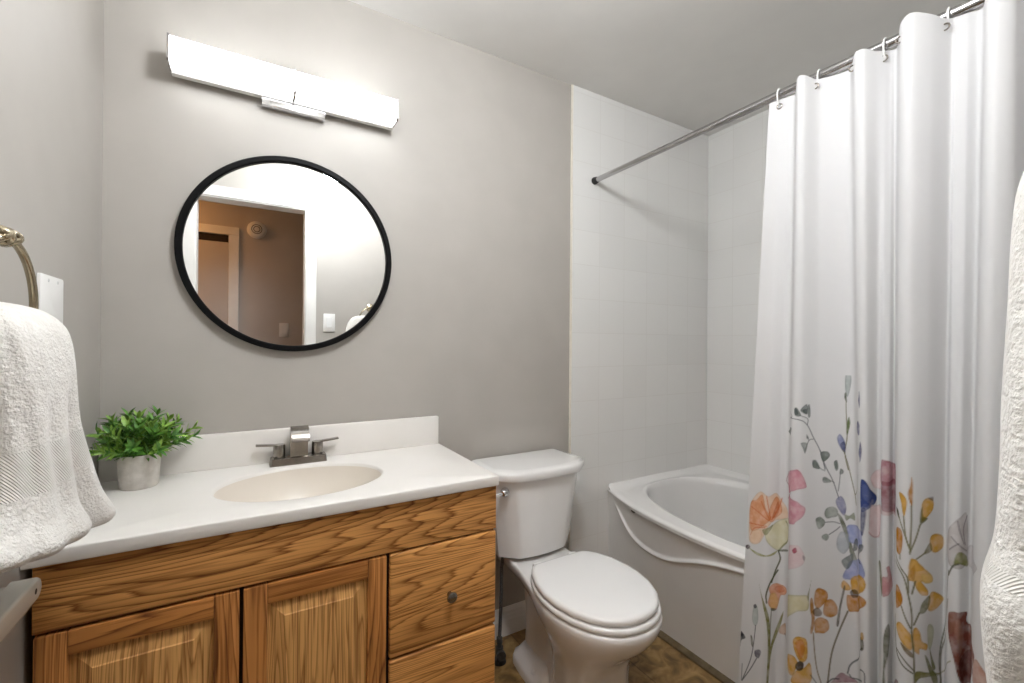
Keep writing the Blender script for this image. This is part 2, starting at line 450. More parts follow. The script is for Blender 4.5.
def door(x0, x1, z0, z1):
    sw = 0.045
    bm = bmesh.new(); th = 0.017; y0, y1 = FY - th, FY
    add_box(bm, x0, x0 + sw, y0, y1, z0, z1, 0.003, 2, 0)
    add_box(bm, x1 - sw, x1, y0, y1, z0, z1, 0.003, 2, 0)
    add_box(bm, x0 + sw, x1 - sw, y0, y1, z1 - sw, z1, 0.003, 2, 1)
    add_box(bm, x0 + sw, x1 - sw, y0, y1, z0, z0 + sw, 0.003, 2, 1)
    d = obj('door', bm, [M['oak_v'], M['oak_r']], van)
    # raised panel: a recessed field whose wide bevel climbs to a flat centre
    bm = bmesh.new()
    a0, a1, c0, c1 = x0 + sw, x1 - sw, z0 + sw, z1 - sw
    def rect(i, y): return [(a0 + i, y, c0 + i), (a1 - i, y, c0 + i), (a1 - i, y, c1 - i), (a0 + i, y, c1 - i)]
    loft(bm, [rect(0, FY - 0.001), rect(0, FY - 0.006), rect(0.006, FY - 0.006), rect(0.032, FY - 0.0145), rect(0.034, FY - 0.0165), rect(0.037, FY - 0.017)])
    obj('raised_panel', bm, M['oak_panel'], d, angle=15)
door(-0.328, -0.0165, 0.10, 0.6465)
door(-0.0095, 0.2945, 0.10, 0.6465)
def drawer(x0, x1, z0, z1, mat):
    bm = front(x0, x1, z0, z1, 0.017, 0.006)
    d = obj('drawer', bm, mat, van)
    bm = bmesh.new()
    yk = FY - 0.017
    add_lathe(bm, ((x0 + x1) / 2 + 0.009, yk, (z0 + z1) / 2 - 0.01), (0, -1, 0),
              [(0, 0.007), (0.002, 0.0065), (0.008, 0.005), (0.013, 0.006), (0.015, 0.012), (0.019, 0.0145), (0.022, 0.0135), (0.024, 0.010), (0.025, 0.0)], 28)
    k = obj('knob', bm, M['nickel'], d); k['label'] = 'round brushed nickel knob'
drawer(0.302, CX1, 0.3865, 0.6465, M['oak_h2'])
drawer(0.302, CX1, 0.112, 0.3805, M['oak_h2'])

# ------------------------------------------------------------------ vanity top with its moulded basin
TZ = 0.805; TB = 0.776
TX0, TX1, TY0 = XL + 0.002, 0.597, -0.467
top = thing('countertop', (0.13, -0.23, TB), 'white cultured marble vanity top with moulded oval basin on the oak cabinet', 'countertop')
bcx, bcy, ba, bb = 0.126, -0.248, 0.202, 0.150
def bowl_z(r):
    return TZ - 0.009 - 0.126 * (1 - r ** 2.6) ** 0.85
def top_z(x, y): return bowl_z(min(1.0, math.hypot((x - bcx) / ba, (y - bcy) / bb)))
TY1 = -0.002
angs = sorted([2 * PI * k / 160 for k in range(160)] + [math.atan2(y - bcy, x - bcx) % (2 * PI) for x in (TX0, TX1) for y in (TY0, TY1)])
def edge_pt(a):
    c_, s_ = cos(a), sin(a); t = 9.0
    if c_ > 1e-9: t = min(t, (TX1 - bcx) / c_)
    if c_ < -1e-9: t = min(t, (TX0 - bcx) / c_)
    if s_ > 1e-9: t = min(t, (TY1 - bcy) / s_)
    if s_ < -1e-9: t = min(t, (TY0 - bcy) / s_)
    return bcx + c_ * t, bcy + s_ * t
outer_e = [edge_pt(a) for a in angs]
def lip(a, r):
    c_, s_ = cos(a), sin(a); t = 1 / math.hypot(c_ / ba, s_ / bb)
    return bcx + c_ * t * r, bcy + s_ * t * r
rows = []
for dz, out in ((0.029, -0.03), (0.029, 0.0), (0.028, 0.003), (0.026, 0.004), (0.004, 0.004), (0.002, 0.0036), (0.0006, 0.002), (0.0, 0.0)):
    L_ = []
    for x, y in outer_e:
        if abs(y - TY0) < 1e-6: y -= out
        if abs(x - TX1) < 1e-6: x += out
        L_.append((x, y, TZ - dz))
    rows.append(L_)
rows.append([(lip(a, 1.04)[0], lip(a, 1.04)[1], TZ) for a in angs])
for r, dz in ((1.025, 0.0008), (1.012, 0.003), (1.0, 0.009)):
    rows.append([(*lip(a, r), TZ - dz) for a in angs])
n_white = len(rows)
for r in (0.97, 0.93, 0.88, 0.82, 0.75, 0.66, 0.55, 0.42, 0.28, 0.12):
    rows.append([(*lip(a, r), bowl_z(r)) for a in angs])
bm = bmesh.new()
vr = loft(bm, rows, cap0=False)
bm.faces.ensure_lookup_table()
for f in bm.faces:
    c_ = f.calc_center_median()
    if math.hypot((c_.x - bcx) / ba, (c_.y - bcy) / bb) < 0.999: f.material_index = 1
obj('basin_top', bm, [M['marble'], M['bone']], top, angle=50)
bm = bmesh.new()
add_box(bm, TX0, TX1 - 0.001, -0.022, -0.002, TZ - 0.001, 0.906, 0.004, 3)
obj('backsplash', bm, M['marble'], top)
bm = bmesh.new()
add_lathe(bm, (bcx, bcy, top_z(bcx, bcy) - 0.001), (0, 0, 1), [(0, 0.021), (0.002, 0.021), (0.003, 0.019), (0.002, 0.015), (0.0015, 0.0)], 28)
dr = obj('drain', bm, M['nickel'], top); dr['label'] = 'round nickel basin drain'

# ------------------------------------------------------------------ faucet
fx, fy = 0.129, -0.052
fa = thing('faucet', (fx, fy, TZ), 'brushed nickel two-lever faucet on the white sink top', 'faucet')
bm = bmesh.new()
def taper_box(bm, x0, x1, y0, y1, z0, z1, t, r=0.006):
    def rr(ins, z):
        pts = []
        a0, a1, b0, b1 = x0 + ins, x1 - ins, y0 + ins, y1 - ins
        for cx_, cy_, s in ((a1 - r, b1 - r, 0), (a0 + r, b1 - r, 1), (a0 + r, b0 + r, 2), (a1 - r, b0 + r, 3)):
            for k in range(5):
                a = PI / 2 * (s + k / 4); pts.append((cx_ + r * cos(a), cy_ + r * sin(a), z))
        return pts
    loft(bm, [rr(0, z0), rr(t * 0.6, z1 - 0.002), rr(t + 0.0015, z1)])
taper_box(bm, fx - 0.079, fx + 0.079, fy - 0.026, fy + 0.024, TZ, TZ + 0.022, 0.004)
obj('base', bm, M['nickel'], fa)
bm = bmesh.new()
# spout: a flat strip that rises, rolls over and drops towards the basin
prof = [(0.014, 0.022), (0.014, 0.080), (0.010, 0.098), (0.0, 0.109), (-0.014, 0.114), (-0.036, 0.112), (-0.056, 0.102), (-0.067, 0.087), (-0.070, 0.076),
        (-0.064, 0.076), (-0.059, 0.085), (-0.048, 0.094), (-0.034, 0.098), (-0.022, 0.097), (-0.018, 0.091), (-0.018, 0.022)]
add_prism(bm, [(fy + a, TZ + c) for a, c in prof], 0, fx - 0.0245, fx + 0.0245)
bmesh.ops.bevel(bm, geom=[e for e in bm.edges if abs(e.verts[0].co.x - e.verts[1].co.x) < 1e-6], offset=0.0012, segments=2, affect='EDGES')
obj('spout', bm, M['nickel'], fa)
for s in (-1, 1):
    bm = bmesh.new()
    hx = fx + s * 0.053
    add_lathe(bm, (hx, fy, TZ + 0.021), (0, 0, 1), [(0, 0.0155), (0.003, 0.0165), (0.036, 0.0165), (0.039, 0.0155), (0.040, 0.0)], 28)
    h = obj('handle', bm, M['nickel'], fa)
    bm = bmesh.new()
    add_box(bm, min(hx, hx + s * 0.062), max(hx, hx + s * 0.062), fy - 0.009, fy + 0.009, TZ + 0.058, TZ + 0.063, 0.0015,
            rot=Matrix.Rotation(-s * 0.09, 3, 'Y'))
    obj('lever', bm, M['nickel'], h)

# ------------------------------------------------------------------ potted plant
random.seed(11)
px, py = -0.242, -0.108
pl = thing('potted_plant', (px, py, TZ), 'small leafy green plant in a grey concrete pot on the vanity top', 'plant')
bm = bmesh.new()
def ell(r, z, n=40, k=1.0): return [(px + r * cos(2 * PI * i / n), py + r * k * sin(2 * PI * i / n), z) for i in range(n)]
loft(bm, [ell(0.037, TZ), ell(0.0395, TZ + 0.003), ell(0.044, TZ + 0.083), ell(0.0435, TZ + 0.085), ell(0.041, TZ + 0.085), ell(0.040, TZ + 0.074)])
obj('pot', bm, M['concrete'], pl)
bm = bmesh.new(); loft(bm, [ell(0.0401, TZ + 0.071), ell(0.0401, TZ + 0.075), ell(0.018, TZ + 0.079)])
obj('soil', bm, M['soil'], pl)
bm = bmesh.new()
def leaf(bm, p, d, nrm, L, w, mat):
    d = d.normalized(); side = d.cross(nrm).normalized(); nrm = side.cross(d)
    st = [(0.0, 0.12), (0.25, 0.8), (0.5, 1.0), (0.75, 0.7), (1.0, 0.02)]
    rows = []
    for t, k in st:
        c = p + d * L * t - nrm * L * 0.22 * t * t
        rows.append([bm.verts.new(c - side * w * k + nrm * w * 0.35 * k), bm.verts.new(c), bm.verts.new(c + side * w * k + nrm * w * 0.35 * k)])
    for a, b_ in zip(rows, rows[1:]):
        for i in (0, 1):
            f = bm.faces.new((a[i], a[i + 1], b_[i + 1], b_[i])); f.material_index = mat
for s in range(44):
    az = 2 * PI * s / 44 * 7.0 + random.uniform(-0.3, 0.3)
    tilt = 0.15 + 0.95 * ((s % 11) / 10.0) + random.uniform(-0.1, 0.1)
    L = random.uniform(0.080, 0.108)
    if -0.9 < (az + PI) % (2 * PI) - PI < 0.5 and tilt > 0.9: L = 0.115
    d = Vector((cos(az) * sin(tilt), sin(az) * sin(tilt) * 0.8, cos(tilt)))
    base = Vector((px + 0.018 * cos(az), py + 0.018 * sin(az), TZ + 0.076))
    pts = []
    for k in range(7):
        t = k / 6
        q = base + d * L * t + Vector((0, 0, -0.018 * t * t * sin(tilt)))
        if q.y > -0.028: q.y = -0.028 - 0.1 * (q.y + 0.028)
        if q.x < XL + 0.01: q.x = XL + 0.01
        pts.append(q)
    add_tube(bm, pts, [0.0014 - 0.0008 * k / 6 for k in range(7)], 5, mat=0)
    for k in range(1, 7):
        p = pts[k]; dr_ = (pts[k] - pts[k - 1]).normalized()
        perp = dr_.orthogonal().normalized()
        m_ = 2 if random.random() < 0.45 else 1
        for q in range(4):
            a = 2 * PI * (q / 4.0 + k * 0.37) + random.uniform(-0.4, 0.4)
            out = Matrix.Rotation(a, 3, dr_) @ perp
            ld = (out * random.uniform(0.45, 0.85) + dr_ * random.uniform(0.8, 1.3)).normalized()
            LL = random.uniform(0.022, 0.036)
            e = p + ld * LL
            if e.y > -0.024 or e.x < XL + 0.004: continue
            leaf(bm, p, ld, dr_, LL, LL * random.uniform(0.115, 0.16), m_)
obj('foliage', bm, [M['leaf'], M['leaf'], M['leaf2']], pl, angle=180)

# ------------------------------------------------------------------ round mirror
mx_, mz_, mr_ = 0.1155, 1.447, 0.302
mi = thing('wall_mirror', (mx_, 0.0, mz_), 'round wall mirror in a thin black frame above the sink', 'mirror')
bm = bmesh.new()
add_lathe(bm, (mx_, -0.002, mz_), (0, -1, 0), [(0, mr_ - 0.006), (0.014, mr_ - 0.006), (0.014, 0.0)], 128)
obj('glass', bm, M['mirror'], mi)
bm = bmesh.new()
n = 128
prof = [(0.0, mr_ - 0.014), (0.0, mr_ - 0.003), (0.003, mr_), (0.022, mr_), (0.025, mr_ - 0.003), (0.025, mr_ - 0.015), (0.022, mr_ - 0.018), (0.014, mr_ - 0.018)]
rows = []
for k in range(n):
    a = 2 * PI * k / n
    rows.append([bm.verts.new((mx_ + r_ * cos(a), -0.002 - h, mz_ + r_ * sin(a))) for h, r_ in prof])
for k in range(n):
    A, B = rows[k], rows[(k + 1) % n]
    for i in range(len(prof)):
        j = (i + 1) % len(prof); bm.faces.new((A[i], A[j], B[j], B[i]))
obj('frame', bm, M['black'], mi)

# ------------------------------------------------------------------ vanity light
lx0, lx1, lz0, lz1, ly0, ly1 = -0.193, 0.413, 1.918, 1.984, -0.038, -0.090
vl = thing('vanity_light', (0.11, 0.0, 1.94), 'lit chrome and white bar light on the wall above the round mirror', 'light fixture')
bm = bmesh.new(); add_box(bm, 0.022, 0.200, -0.030, -0.001, 1.890, 2.018, 0.002)
obj('wall_plate', bm, M['chrome'], vl)
bm = bmesh.new(); add_box(bm, lx0 - 0.002, lx1 + 0.002, -0.037, -0.016, lz0 - 0.007, lz1 - 0.002, 0.002)
obj('back_pan', bm, M['trim'], vl)
def lprof(g): return [(ly0 + g, lz1 + g), (ly1 - g, lz1 + g), (ly1 - g, lz0 + 0.004), (ly1 + 0.004, lz0 - g), (ly0 + g, lz0 - g)]
bm = bmesh.new(); add_prism(bm, lprof(0), 0, lx0, lx1)
obj('diffuser', bm, M['diffuser'], vl, smooth=False)
for x0, x1 in ((lx0 - 0.005, lx0), (lx1, lx1 + 0.005)):
    bm = bmesh.new(); add_prism(bm, lprof(0.003), 0, x0, x1)
    obj('end_cap', bm, M['rod'], vl, smooth=False)
bm = bmesh.new()
add_box(bm, 0.104, 0.110, ly1 - 0.003, ly0, lz1 + 0.001, lz1 + 0.004)
add_box(bm, 0.104, 0.110, ly1 - 0.004, ly1 - 0.001, lz0 + 0.003, lz1 + 0.004)
add_prism(bm, [(ly1 - 0.004, lz0 + 0.003), (ly1 - 0.001, lz0 + 0.003), (ly1 + 0.004, lz0 - 0.001), (ly1 + 0.003, lz0 - 0.004)], 0, 0.104, 0.110)
add_box(bm, 0.104, 0.110, ly1 + 0.003, ly0, lz0 - 0.004, lz0 - 0.001)
obj('clip', bm, M['chrome'], vl, smooth=False)

# ------------------------------------------------------------------ ceiling lights: the bathroom's added fill globe, the hall's dome
def dome(name, loc, glowm, label, r=0.13):
    t = thing(name, loc, label, 'ceiling light')
    bm = bmesh.new(); add_lathe(bm, loc, (0, 0, -1), [(0, r + 0.012), (0.018, r + 0.012), (0.02, r)], 40)
    obj('base', bm, M['trim'], t)
    bm = bmesh.new(); add_lathe(bm, loc, (0, 0, -1), [(0.02, r)] + [(0.02 + 0.06 * sin(a), r * cos(a)) for a in (0.2, 0.5, 0.8, 1.1, 1.4)] + [(0.08, 0.0)], 40)
    obj('lamp_shade', bm, glowm, t)
gl = thing('ceiling_light', (0.40, -1.04, ZC), 'unseen white globe light added on the bathroom ceiling to fill the room', 'ceiling light')
bm = bmesh.new(); add_lathe(bm, (0.40, -1.04, ZC), (0, 0, -1), [(0, 0.07), (0.012, 0.07), (0.018, 0.06), (0.022, 0.018), (0.05, 0.016), (0.055, 0.045), (0.075, 0.045)], 32)
obj('base', bm, M['nickel'], gl)
bm = bmesh.new(); add_lathe(bm, (0.40, -1.04, ZC - 0.165), (0, 0, 1), [(-0.105 * cos(PI * k / 20), 0.105 * sin(PI * k / 20)) for k in range(18)] + [(0.098, 0.04)], 40)
obj('lamp_shade', bm, M['dome'], gl)
dome('ceiling_light', (-0.75, -2.25, ZC), M['halldome'], 'warm round ceiling light in the hall', 0.11)

# ------------------------------------------------------------------ toilet
TCX = 0.935
to = thing('toilet', (TCX, -0.35, 0.0), 'white two-piece toilet between the oak vanity and the bathtub', 'toilet')
RIM = [(-0.708, 0.0), (-0.704, 0.035), (-0.695, 0.065), (-0.675, 0.100), (-0.64, 0.133), (-0.59, 0.160), (-0.53, 0.174), (-0.47, 0.175), (-0.40, 0.163),
       (-0.32, 0.142), (-0.24, 0.126), (-0.15, 0.118), (-0.05, 0.115), (-0.035, 0.112), (-0.03, 0.100), (-0.03, 0.0)]
def sym(tab):
    """closed loop from a half outline of (y, half width)"""
    R_ = [(TCX + w, y) for y, w in tab]; L_ = [(TCX - w, y) for y, w in reversed(tab[1:-1])]
    return R_ + L_
def resample(loop, n):
    P_ = [Vector((x, y)) for x, y in loop]; m_ = len(P_); L_ = [0]
    for i in range(m_): L_.append(L_[-1] + (P_[(i + 1) % m_] - P_[i]).length)
    out = []; i = 0
    for k in range(n):
        d = L_[-1] * k / n
        while L_[i + 1] < d: i += 1
        t = (d - L_[i]) / (L_[i + 1] - L_[i]); out.append(P_[i].lerp(P_[(i + 1) % m_], t))
    return out
NT = 96
rim = resample(sym(RIM), NT)
LOW = [(-0.580, 0.0), (-0.575, 0.06), (-0.552, 0.100), (-0.50, 0.118), (-0.43, 0.110), (-0.36, 0.072), (-0.30, 0.056), (-0.22, 0.052), (-0.18, 0.052), (-0.155, 0.046), (-0.15, 0.0)]
low = resample(sym(LOW), NT)
# levels: z, blend towards the lower outline, inset
lev = [(0.0, 1.0, -0.008), (0.012, 1.0, -0.007), (0.05, 1.0, 0.004), (0.12, 1.0, 0.008), (0.19, 0.97, 0.006), (0.225, 0.88, 0.003), (0.25, 0.74, 0), (0.275, 0.54, 0.0), (0.30, 0.34, 0.0), (0.315, 0.23, 0.0), (0.33, 0.145, 0.0),
       (0.348, 0.06, 0.0), (0.365, 0.015, 0.0), (0.378, 0.0, 0.0), (0.384, 0.0, 0.003), (0.386, 0.0, 0.008)]
bm = bmesh.new(); loops = []
for z, t, ins in lev:
    L_ = []
    for a, c in zip(rim, low):
        bk = smooth01((a.y + 0.42) / 0.16)              # behind the bowl only a thin deck overhangs the narrow foot
        tb = smooth01((0.352 - z) / 0.05)
        p = a.lerp(c, max(t, tb * bk))
        q = p - Vector((TCX, -0.35)); q = q * (1 - ins / max(q.length, 0.02))
        L_.append((TCX + q.x, -0.35 + q.y, z))
    loops.append(L_)
loft(bm, loops)
# trapway swell on the sides and the foot flange
obj('bowl', bm, M['porcelain'], to, angle=60)
bm = bmesh.new()
FOOT = [(-0.36, 0.0), (-0.358, 0.07), (-0.345, 0.096), (-0.31, 0.108), (-0.22, 0.104), (-0.15, 0.094), (-0.125, 0.07), (-0.12, 0.0)]
foot = resample(sym(FOOT), 64)
def fl(ins, z): return [(TCX + (p.x - TCX) * (1 - ins), -0.24 + (p.y + 0.24) * (1 - ins), z) for p in foot]
loft(bm, [fl(0, 0), fl(0, 0.022), fl(0.04, 0.034), fl(0.14, 0.044), fl(0.3, 0.07)])
obj('foot', bm, M['porcelain'], to, angle=60)
for s in (-1, 1):
    bm = bmesh.new()
    add_lathe(bm, (TCX + s * 0.084, -0.285, 0.034), (0, 0, 1), [(0, 0.013), (0.008, 0.013), (0.014, 0.010), (0.018, 0.005), (0.019, 0.0)], 20)
    obj('bolt_cap', bm, M['seat'], to)
# trapway ridge
for s in (-1, 1):
    pass
SEAT = [(-0.703, 0.0), (-0.700, 0.035), (-0.690, 0.068), (-0.668, 0.102), (-0.63, 0.136), (-0.58, 0.161), (-0.52, 0.175), (-0.46, 0.176), (-0.40, 0.165), (-0.345, 0.143), (-0.315, 0.122), (-0.305, 0.108), (-0.302, 0.0)]
seat = resample(sym(SEAT), NT)
def sl(k, z, dy=0.0):
    return [(TCX + (p.x - TCX) * (1 - k), -0.47 + (p.y + 0.47) * (1 - k) + dy, z) for p in seat]
bm = bmesh.new(); loft(bm, [sl(0.04, 0.3885), sl(0.012, 0.390), sl(0.0, 0.395), sl(0.0, 0.401), sl(0.015, 0.406), sl(0.04, 0.4065)])
obj('seat', bm, M['seat'], to, angle=60)
bm = bmesh.new(); loft(bm, [sl(0.07, 0.4085, 0.003), sl(0.035, 0.410, 0.003), sl(0.022, 0.414, 0.003), sl(0.022, 0.423, 0.003), sl(0.04, 0.4285, 0.003), sl(0.09, 0.4305, 0.003), sl(0.5, 0.433, 0.003), sl(0.95, 0.4335, 0.003)])
obj('lid', bm, M['seat'], to, angle=60)
for s in (-1, 1):
    bm = bmesh.new(); add_box(bm, TCX + s * 0.075 - 0.018, TCX + s * 0.075 + 0.018, -0.303, -0.275, 0.386, 0.418, 0.006, 3)
    obj('hinge', bm, M['seat'], to)
# tank and tank lid, with chamfered front corners and a slightly bowed front
def tank_loop(hw, yb, yf, ch, z, bow=0.012, r=0.012):
    pts = [(hw, yb), (hw, yf + ch)]
    for k in range(1, 14):
        t = k / 14; x = (hw - ch * 1.15) * (1 - 2 * t)
        if k == 1: pts.append((hw - ch * 1.15, yf))
        pts.append((x, yf - bow * (1 - (x / (hw - ch * 1.15)) ** 2)))
        if k == 13: pts.append((-(hw - ch * 1.15), yf))
    pts += [(-hw, yf + ch), (-hw, yb)]
    return [(TCX + x, y, z) for x, y in pts]
bm = bmesh.new()
loft(bm, [tank_loop(0.140, -0.03, -0.190, 0.045, 0.397), tank_loop(0.156, -0.025, -0.205, 0.050, 0.403), tank_loop(0.164, -0.025, -0.208, 0.05, 0.45),
          tank_loop(0.188, -0.02, -0.222, 0.05, 0.66), tank_loop(0.190, -0.02, -0.224, 0.05, 0.690)])
bmesh.ops.bevel(bm, geom=[e for e in bm.edges if len(e.link_faces) == 2 and e.calc_face_angle(0) > 0.45 and abs(e.verts[0].co.z - e.verts[1].co.z) > 0.02], offset=0.006, segments=3, affect='EDGES')
obj('tank', bm, M['porcelain'], to, angle=35)
bm = bmesh.new()
def lidl(g, z): return tank_loop(0.208 - g, -0.014, -0.243 + g, 0.055, z, 0.014)
loft(bm, [lidl(0.012, 0.690), lidl(0.002, 0.691), lidl(0.0, 0.695), lidl(0.0, 0.712), lidl(0.003, 0.719), lidl(0.010, 0.7235), lidl(0.03, 0.726)])
bmesh.ops.bevel(bm, geom=[e for e in bm.edges if len(e.link_faces) == 2 and e.calc_face_angle(0) > 0.5 and abs(e.verts[0].co.z - e.verts[1].co.z) > 0.01], offset=0.004, segments=2, affect='EDGES')
obj('tank_lid', bm, M['porcelain'], to, angle=35)
bm = bmesh.new()
hv = Vector((TCX - 0.166, -0.212, 0.655)); hn = Vector((-0.72, -0.7, 0)).normalized()
add_lathe(bm, hv, hn, [(-0.004, 0.016), (0.006, 0.016), (0.010, 0.013), (0.016, 0.011), (0.020, 0.007), (0.021, 0)], 24)
tip = hv + hn * 0.013
add_tube(bm, [tip, tip + Vector((-0.02, 0.002, -0.002)), tip + Vector((-0.055, 0.012, -0.008)), tip + Vector((-0.075, 0.018, -0.012))], [0.005, 0.005, 0.0055, 0.006], 12)
fl_ = obj('flush_lever', bm, M['chrome'], to); fl_['label'] = 'chrome flush lever'

# water supply to the toilet
ws = thing('water_supply_line', (0.80, -0.125, 0.0), 'dark braided supply hose and valve between the vanity side and the toilet', 'plumbing')
bm = bmesh.new()
add_tube(bm, [(0.80, -0.125, 0.085), (0.802, -0.125, 0.12), (0.806, -0.123, 0.2), (0.81, -0.12, 0.28), (0.812, -0.116, 0.34), (0.820, -0.112, 0.385), (0.823, -0.112, 0.3955)], 0.0065, 12)
obj('hose', bm, M['braid'], ws)
bm = bmesh.new()
add_lathe(bm, (0.80, -0.125, 0.0), (0, 0, 1), [(0, 0.026), (0.003, 0.026), (0.006, 0.011), (0.03, 0.010), (0.03, 0.014), (0.055, 0.014), (0.055, 0.009), (0.07, 0.009), (0.07, 0.011), (0.088, 0.011), (0.09, 0.006)], 20)
add_lathe(bm, (0.80, -0.125, 0.043), (-0.3, -1, 0), [(0, 0.009), (0.025, 0.008), (0.025, 0.017), (0.037, 0.017), (0.039, 0.0)], 16)
obj('valve', bm, M['grey'], ws)

# ------------------------------------------------------------------ bathtub
ZR = 0.507
TL0, TL1 = -0.010, YF + 0.003
tub = thing('bathtub', (1.76, -0.765, 0.0), 'white bow-front bathtub along the tiled wall, half behind the flowered curtain', 'bathtub')
XO = [(0.0, 1.436), (0.12, 1.394), (0.278, 1.357), (0.453, 1.339), (0.60, 1.338), (0.72, 1.348), (0.92, 1.380), (1.2, 1.415), (1.53, 1.436)]
def xo(y): return crom(XO, min(max(-y, 0.0), 1.53))[0]
ny_ = 120
ysT = [TL0 + (TL1 - TL0) * j / ny_ for j in range(ny_ + 1)]
bm = bmesh.new()
# deck + basin: rings from the outer rectangle to the opening, then down into the basin
NR = 160
def inner(k, s=1.0, dz=0):
    a = 2 * PI * k / NR
    c_, s_ = cos(a), sin(a); n_ = 2.6
    ex = abs(c_) ** (2 / n_) * (1 if c_ > 0 else -1); ey = abs(s_) ** (2 / n_) * (1 if s_ > 0 else -1)
    return 1.747 + 0.338 * ex * s, -0.769 + 0.700 * ey * (1 - (1 - s) * 0.6)
def outer(k):
    """where the ray from the centre through the opening's point meets the deck's outline"""
    x, y = inner(k); cx_, cy_ = 1.747, -0.769
    dx, dy = x - cx_, y - cy_
    lo, hi = 0.0, 6.0
    for _ in range(40):
        t = (lo + hi) / 2; X, Y = cx_ + dx * t, cy_ + dy * t
        if TL1 <= Y <= TL0 and xo(Y) <= X <= XR - 0.002: lo = t
        else: hi = t
    return cx_ + dx * lo, cy_ + dy * lo
rings = []
outs = [outer(k) for k in range(NR)]
def lift(x, y):
    """the deck rises a little to the flange along the walls"""
    d = min(abs(y - TL0), abs(y - TL1), abs(XR - x))
    return 0.020 * (1 - smooth01(d / 0.035))
def ring(f, z, li=True):
    L_ = []
    for k in range(NR):
        a, c = Vector(outs[k]), Vector(inner(k)); p = a.lerp(c, f)
        L_.append((p.x, p.y, z + (lift(p.x, p.y) if li else 0)))
    return L_
loops = [ring(0, ZR - 0.02), ring(0.0, ZR - 0.003), ring(0.06, ZR), ring(0.25, ZR + 0.0005), ring(0.5, ZR), ring(0.8, ZR + 0.003), ring(0.93, ZR + 0.003), ring(1.0, ZR - 0.003)]
for s, z in ((0.985, ZR - 0.02), (0.97, ZR - 0.06), (0.95, 0.38), (0.92, 0.27), (0.88, 0.18), (0.82, 0.135), (0.7, 0.118), (0.4, 0.115), (0.05, 0.114)):
    loops.append([(*inner(k, s), z) for k in range(NR)])
loft(bm, loops, cap0=False)
obj('basin', bm, M['acrylic'], tub, angle=50)
SW = [(-0.03, 0.470), (-0.08, 0.452), (-0.115, 0.430), (-0.145, 0.402), (-0.175, 0.376), (-0.21, 0.356), (-0.25, 0.345), (-0.30, 0.340), (-0.35, 0.342), (-0.41, 0.354), (-0.48, 0.380), (-0.55, 0.408), (-0.62, 0.430), (-0.69, 0.444), (-0.765, 0.449)]
SW = [(-y, z) for y, z in SW]
def swz(y):
    d = -y
    if d > 0.765: d = 1.53 - d
    return crom(SW, d)[0]
bm = bmesh.new(); rows = []
fr = [0, 0.15, 0.3, 0.45, 0.6, 0.75, 0.85, 0.92, 0.95, 0.964, 0.974, 0.984, 0.992, 1.0]
for y in ysT:
    s = swz(y); o_ = xo(y); base = 1.442; row = []
    def plane(z): return base + (o_ + 0.004 - base) * (max(0, z) / ZR) ** 1.3
    for f in fr:                                   # lower panel up to the ridge
        z = s * f
        row.append((plane(z) - 0.007 * smooth01((z - s + 0.012) / 0.010) * smooth01((-y - 0.07) / 0.06), y, z))
    for f in (0.03, 0.06, 0.09, 0.13, 0.2, 0.3, 0.45, 0.6, 0.75, 0.88, 0.95):  # upper panel, set back from the ridge and out again to the lip
        z = s + (ZR - 0.016 - s) * f
        row.append((plane(z) + (-0.007 + 0.011 * smooth01((z - s) / 0.012)) * smooth01((-y - 0.07) / 0.06), y, z))
    z = ZR - 0.014
    row += [(o_ + 0.010, y, z), (o_ - 0.002, y, ZR - 0.013), (o_ - 0.004, y, ZR - 0.008), (o_ - 0.001, y, ZR - 0.002), (o_ + 0.004, y, ZR - 0.001)]
    rows.append(row)
loft(bm, rows, cap0=False, cap1=False, closed=False)
obj('apron', bm, M['acrylic'], tub, angle=60)
bm = bmesh.new()
def pl_(y, z): return 1.442 + (xo(y) + 0.004 - 1.442) * (z / ZR) ** 1.3 + 0.004
yb, zb = -0.222, 0.478
c = Vector((pl_(yb, zb), yb, zb)); e1 = Vector((pl_(yb - 0.02, zb), yb - 0.02, zb)) - c; e1.normalize()
nrm = Vector((-1, e1.x / max(abs(e1.y), 1e-3) * -1, 0)).normalized(); nrm = Vector((e1.y, -e1.x, 0)).normalized()
up_ = Vector((0, 0, 1))
L1 = [c + e1 * 0.014 * cos(2 * PI * k / 24) + up_ * 0.006 * sin(2 * PI * k / 24) - nrm * 0.002 for k in range(24)]
L2 = [p + nrm * 0.0045 for p in L1]
loft(bm, [L1, L2])
bd = obj('maker_badge', bm, M['grey'], tub); bd['label'] = 'small dark oval badge under the rim'
bm = bmesh.new()
loft(bm, [[(1.420, y, 0.0), (1.420, y, 0.008), (1.440, y, 0.018), (1.446, y, 0.0)] for y in ysT[::4]])
obj('floor_edge', bm, M['brown_edge'], tub, smooth=False)

# ------------------------------------------------------------------ curtain rod
RX, RZ = 1.341, 1.916
rod = thing('curtain_rod', (RX, -0.765, RZ), 'steel tension rod holding the shower curtain between the two walls', 'curtain rod')
bm = bmesh.new(); add_tube(bm, [(RX, -0.022, RZ), (RX, -0.70, RZ)], 0.0115, 20); obj('inner_tube', bm, M['rod'], rod)
bm = bmesh.new(); add_tube(bm, [(RX, -0.66, RZ), (RX, YF + 0.02, RZ)], 0.0128, 20); obj('outer_tube', bm, M['rod'], rod)
for y, s in ((-0.009, -1), (YF + 0.001, 1)):
    bm = bmesh.new(); add_lathe(bm, (RX, y, RZ), (0, s, 0), [(0, 0.0165), (0.006, 0.0165), (0.020, 0.0135), (0.024, 0.0125), (0.0245, 0.0)], 24)
    e_ = obj('end_cap', bm, M['rubber'], rod); e_['label'] = 'black rubber end cap'

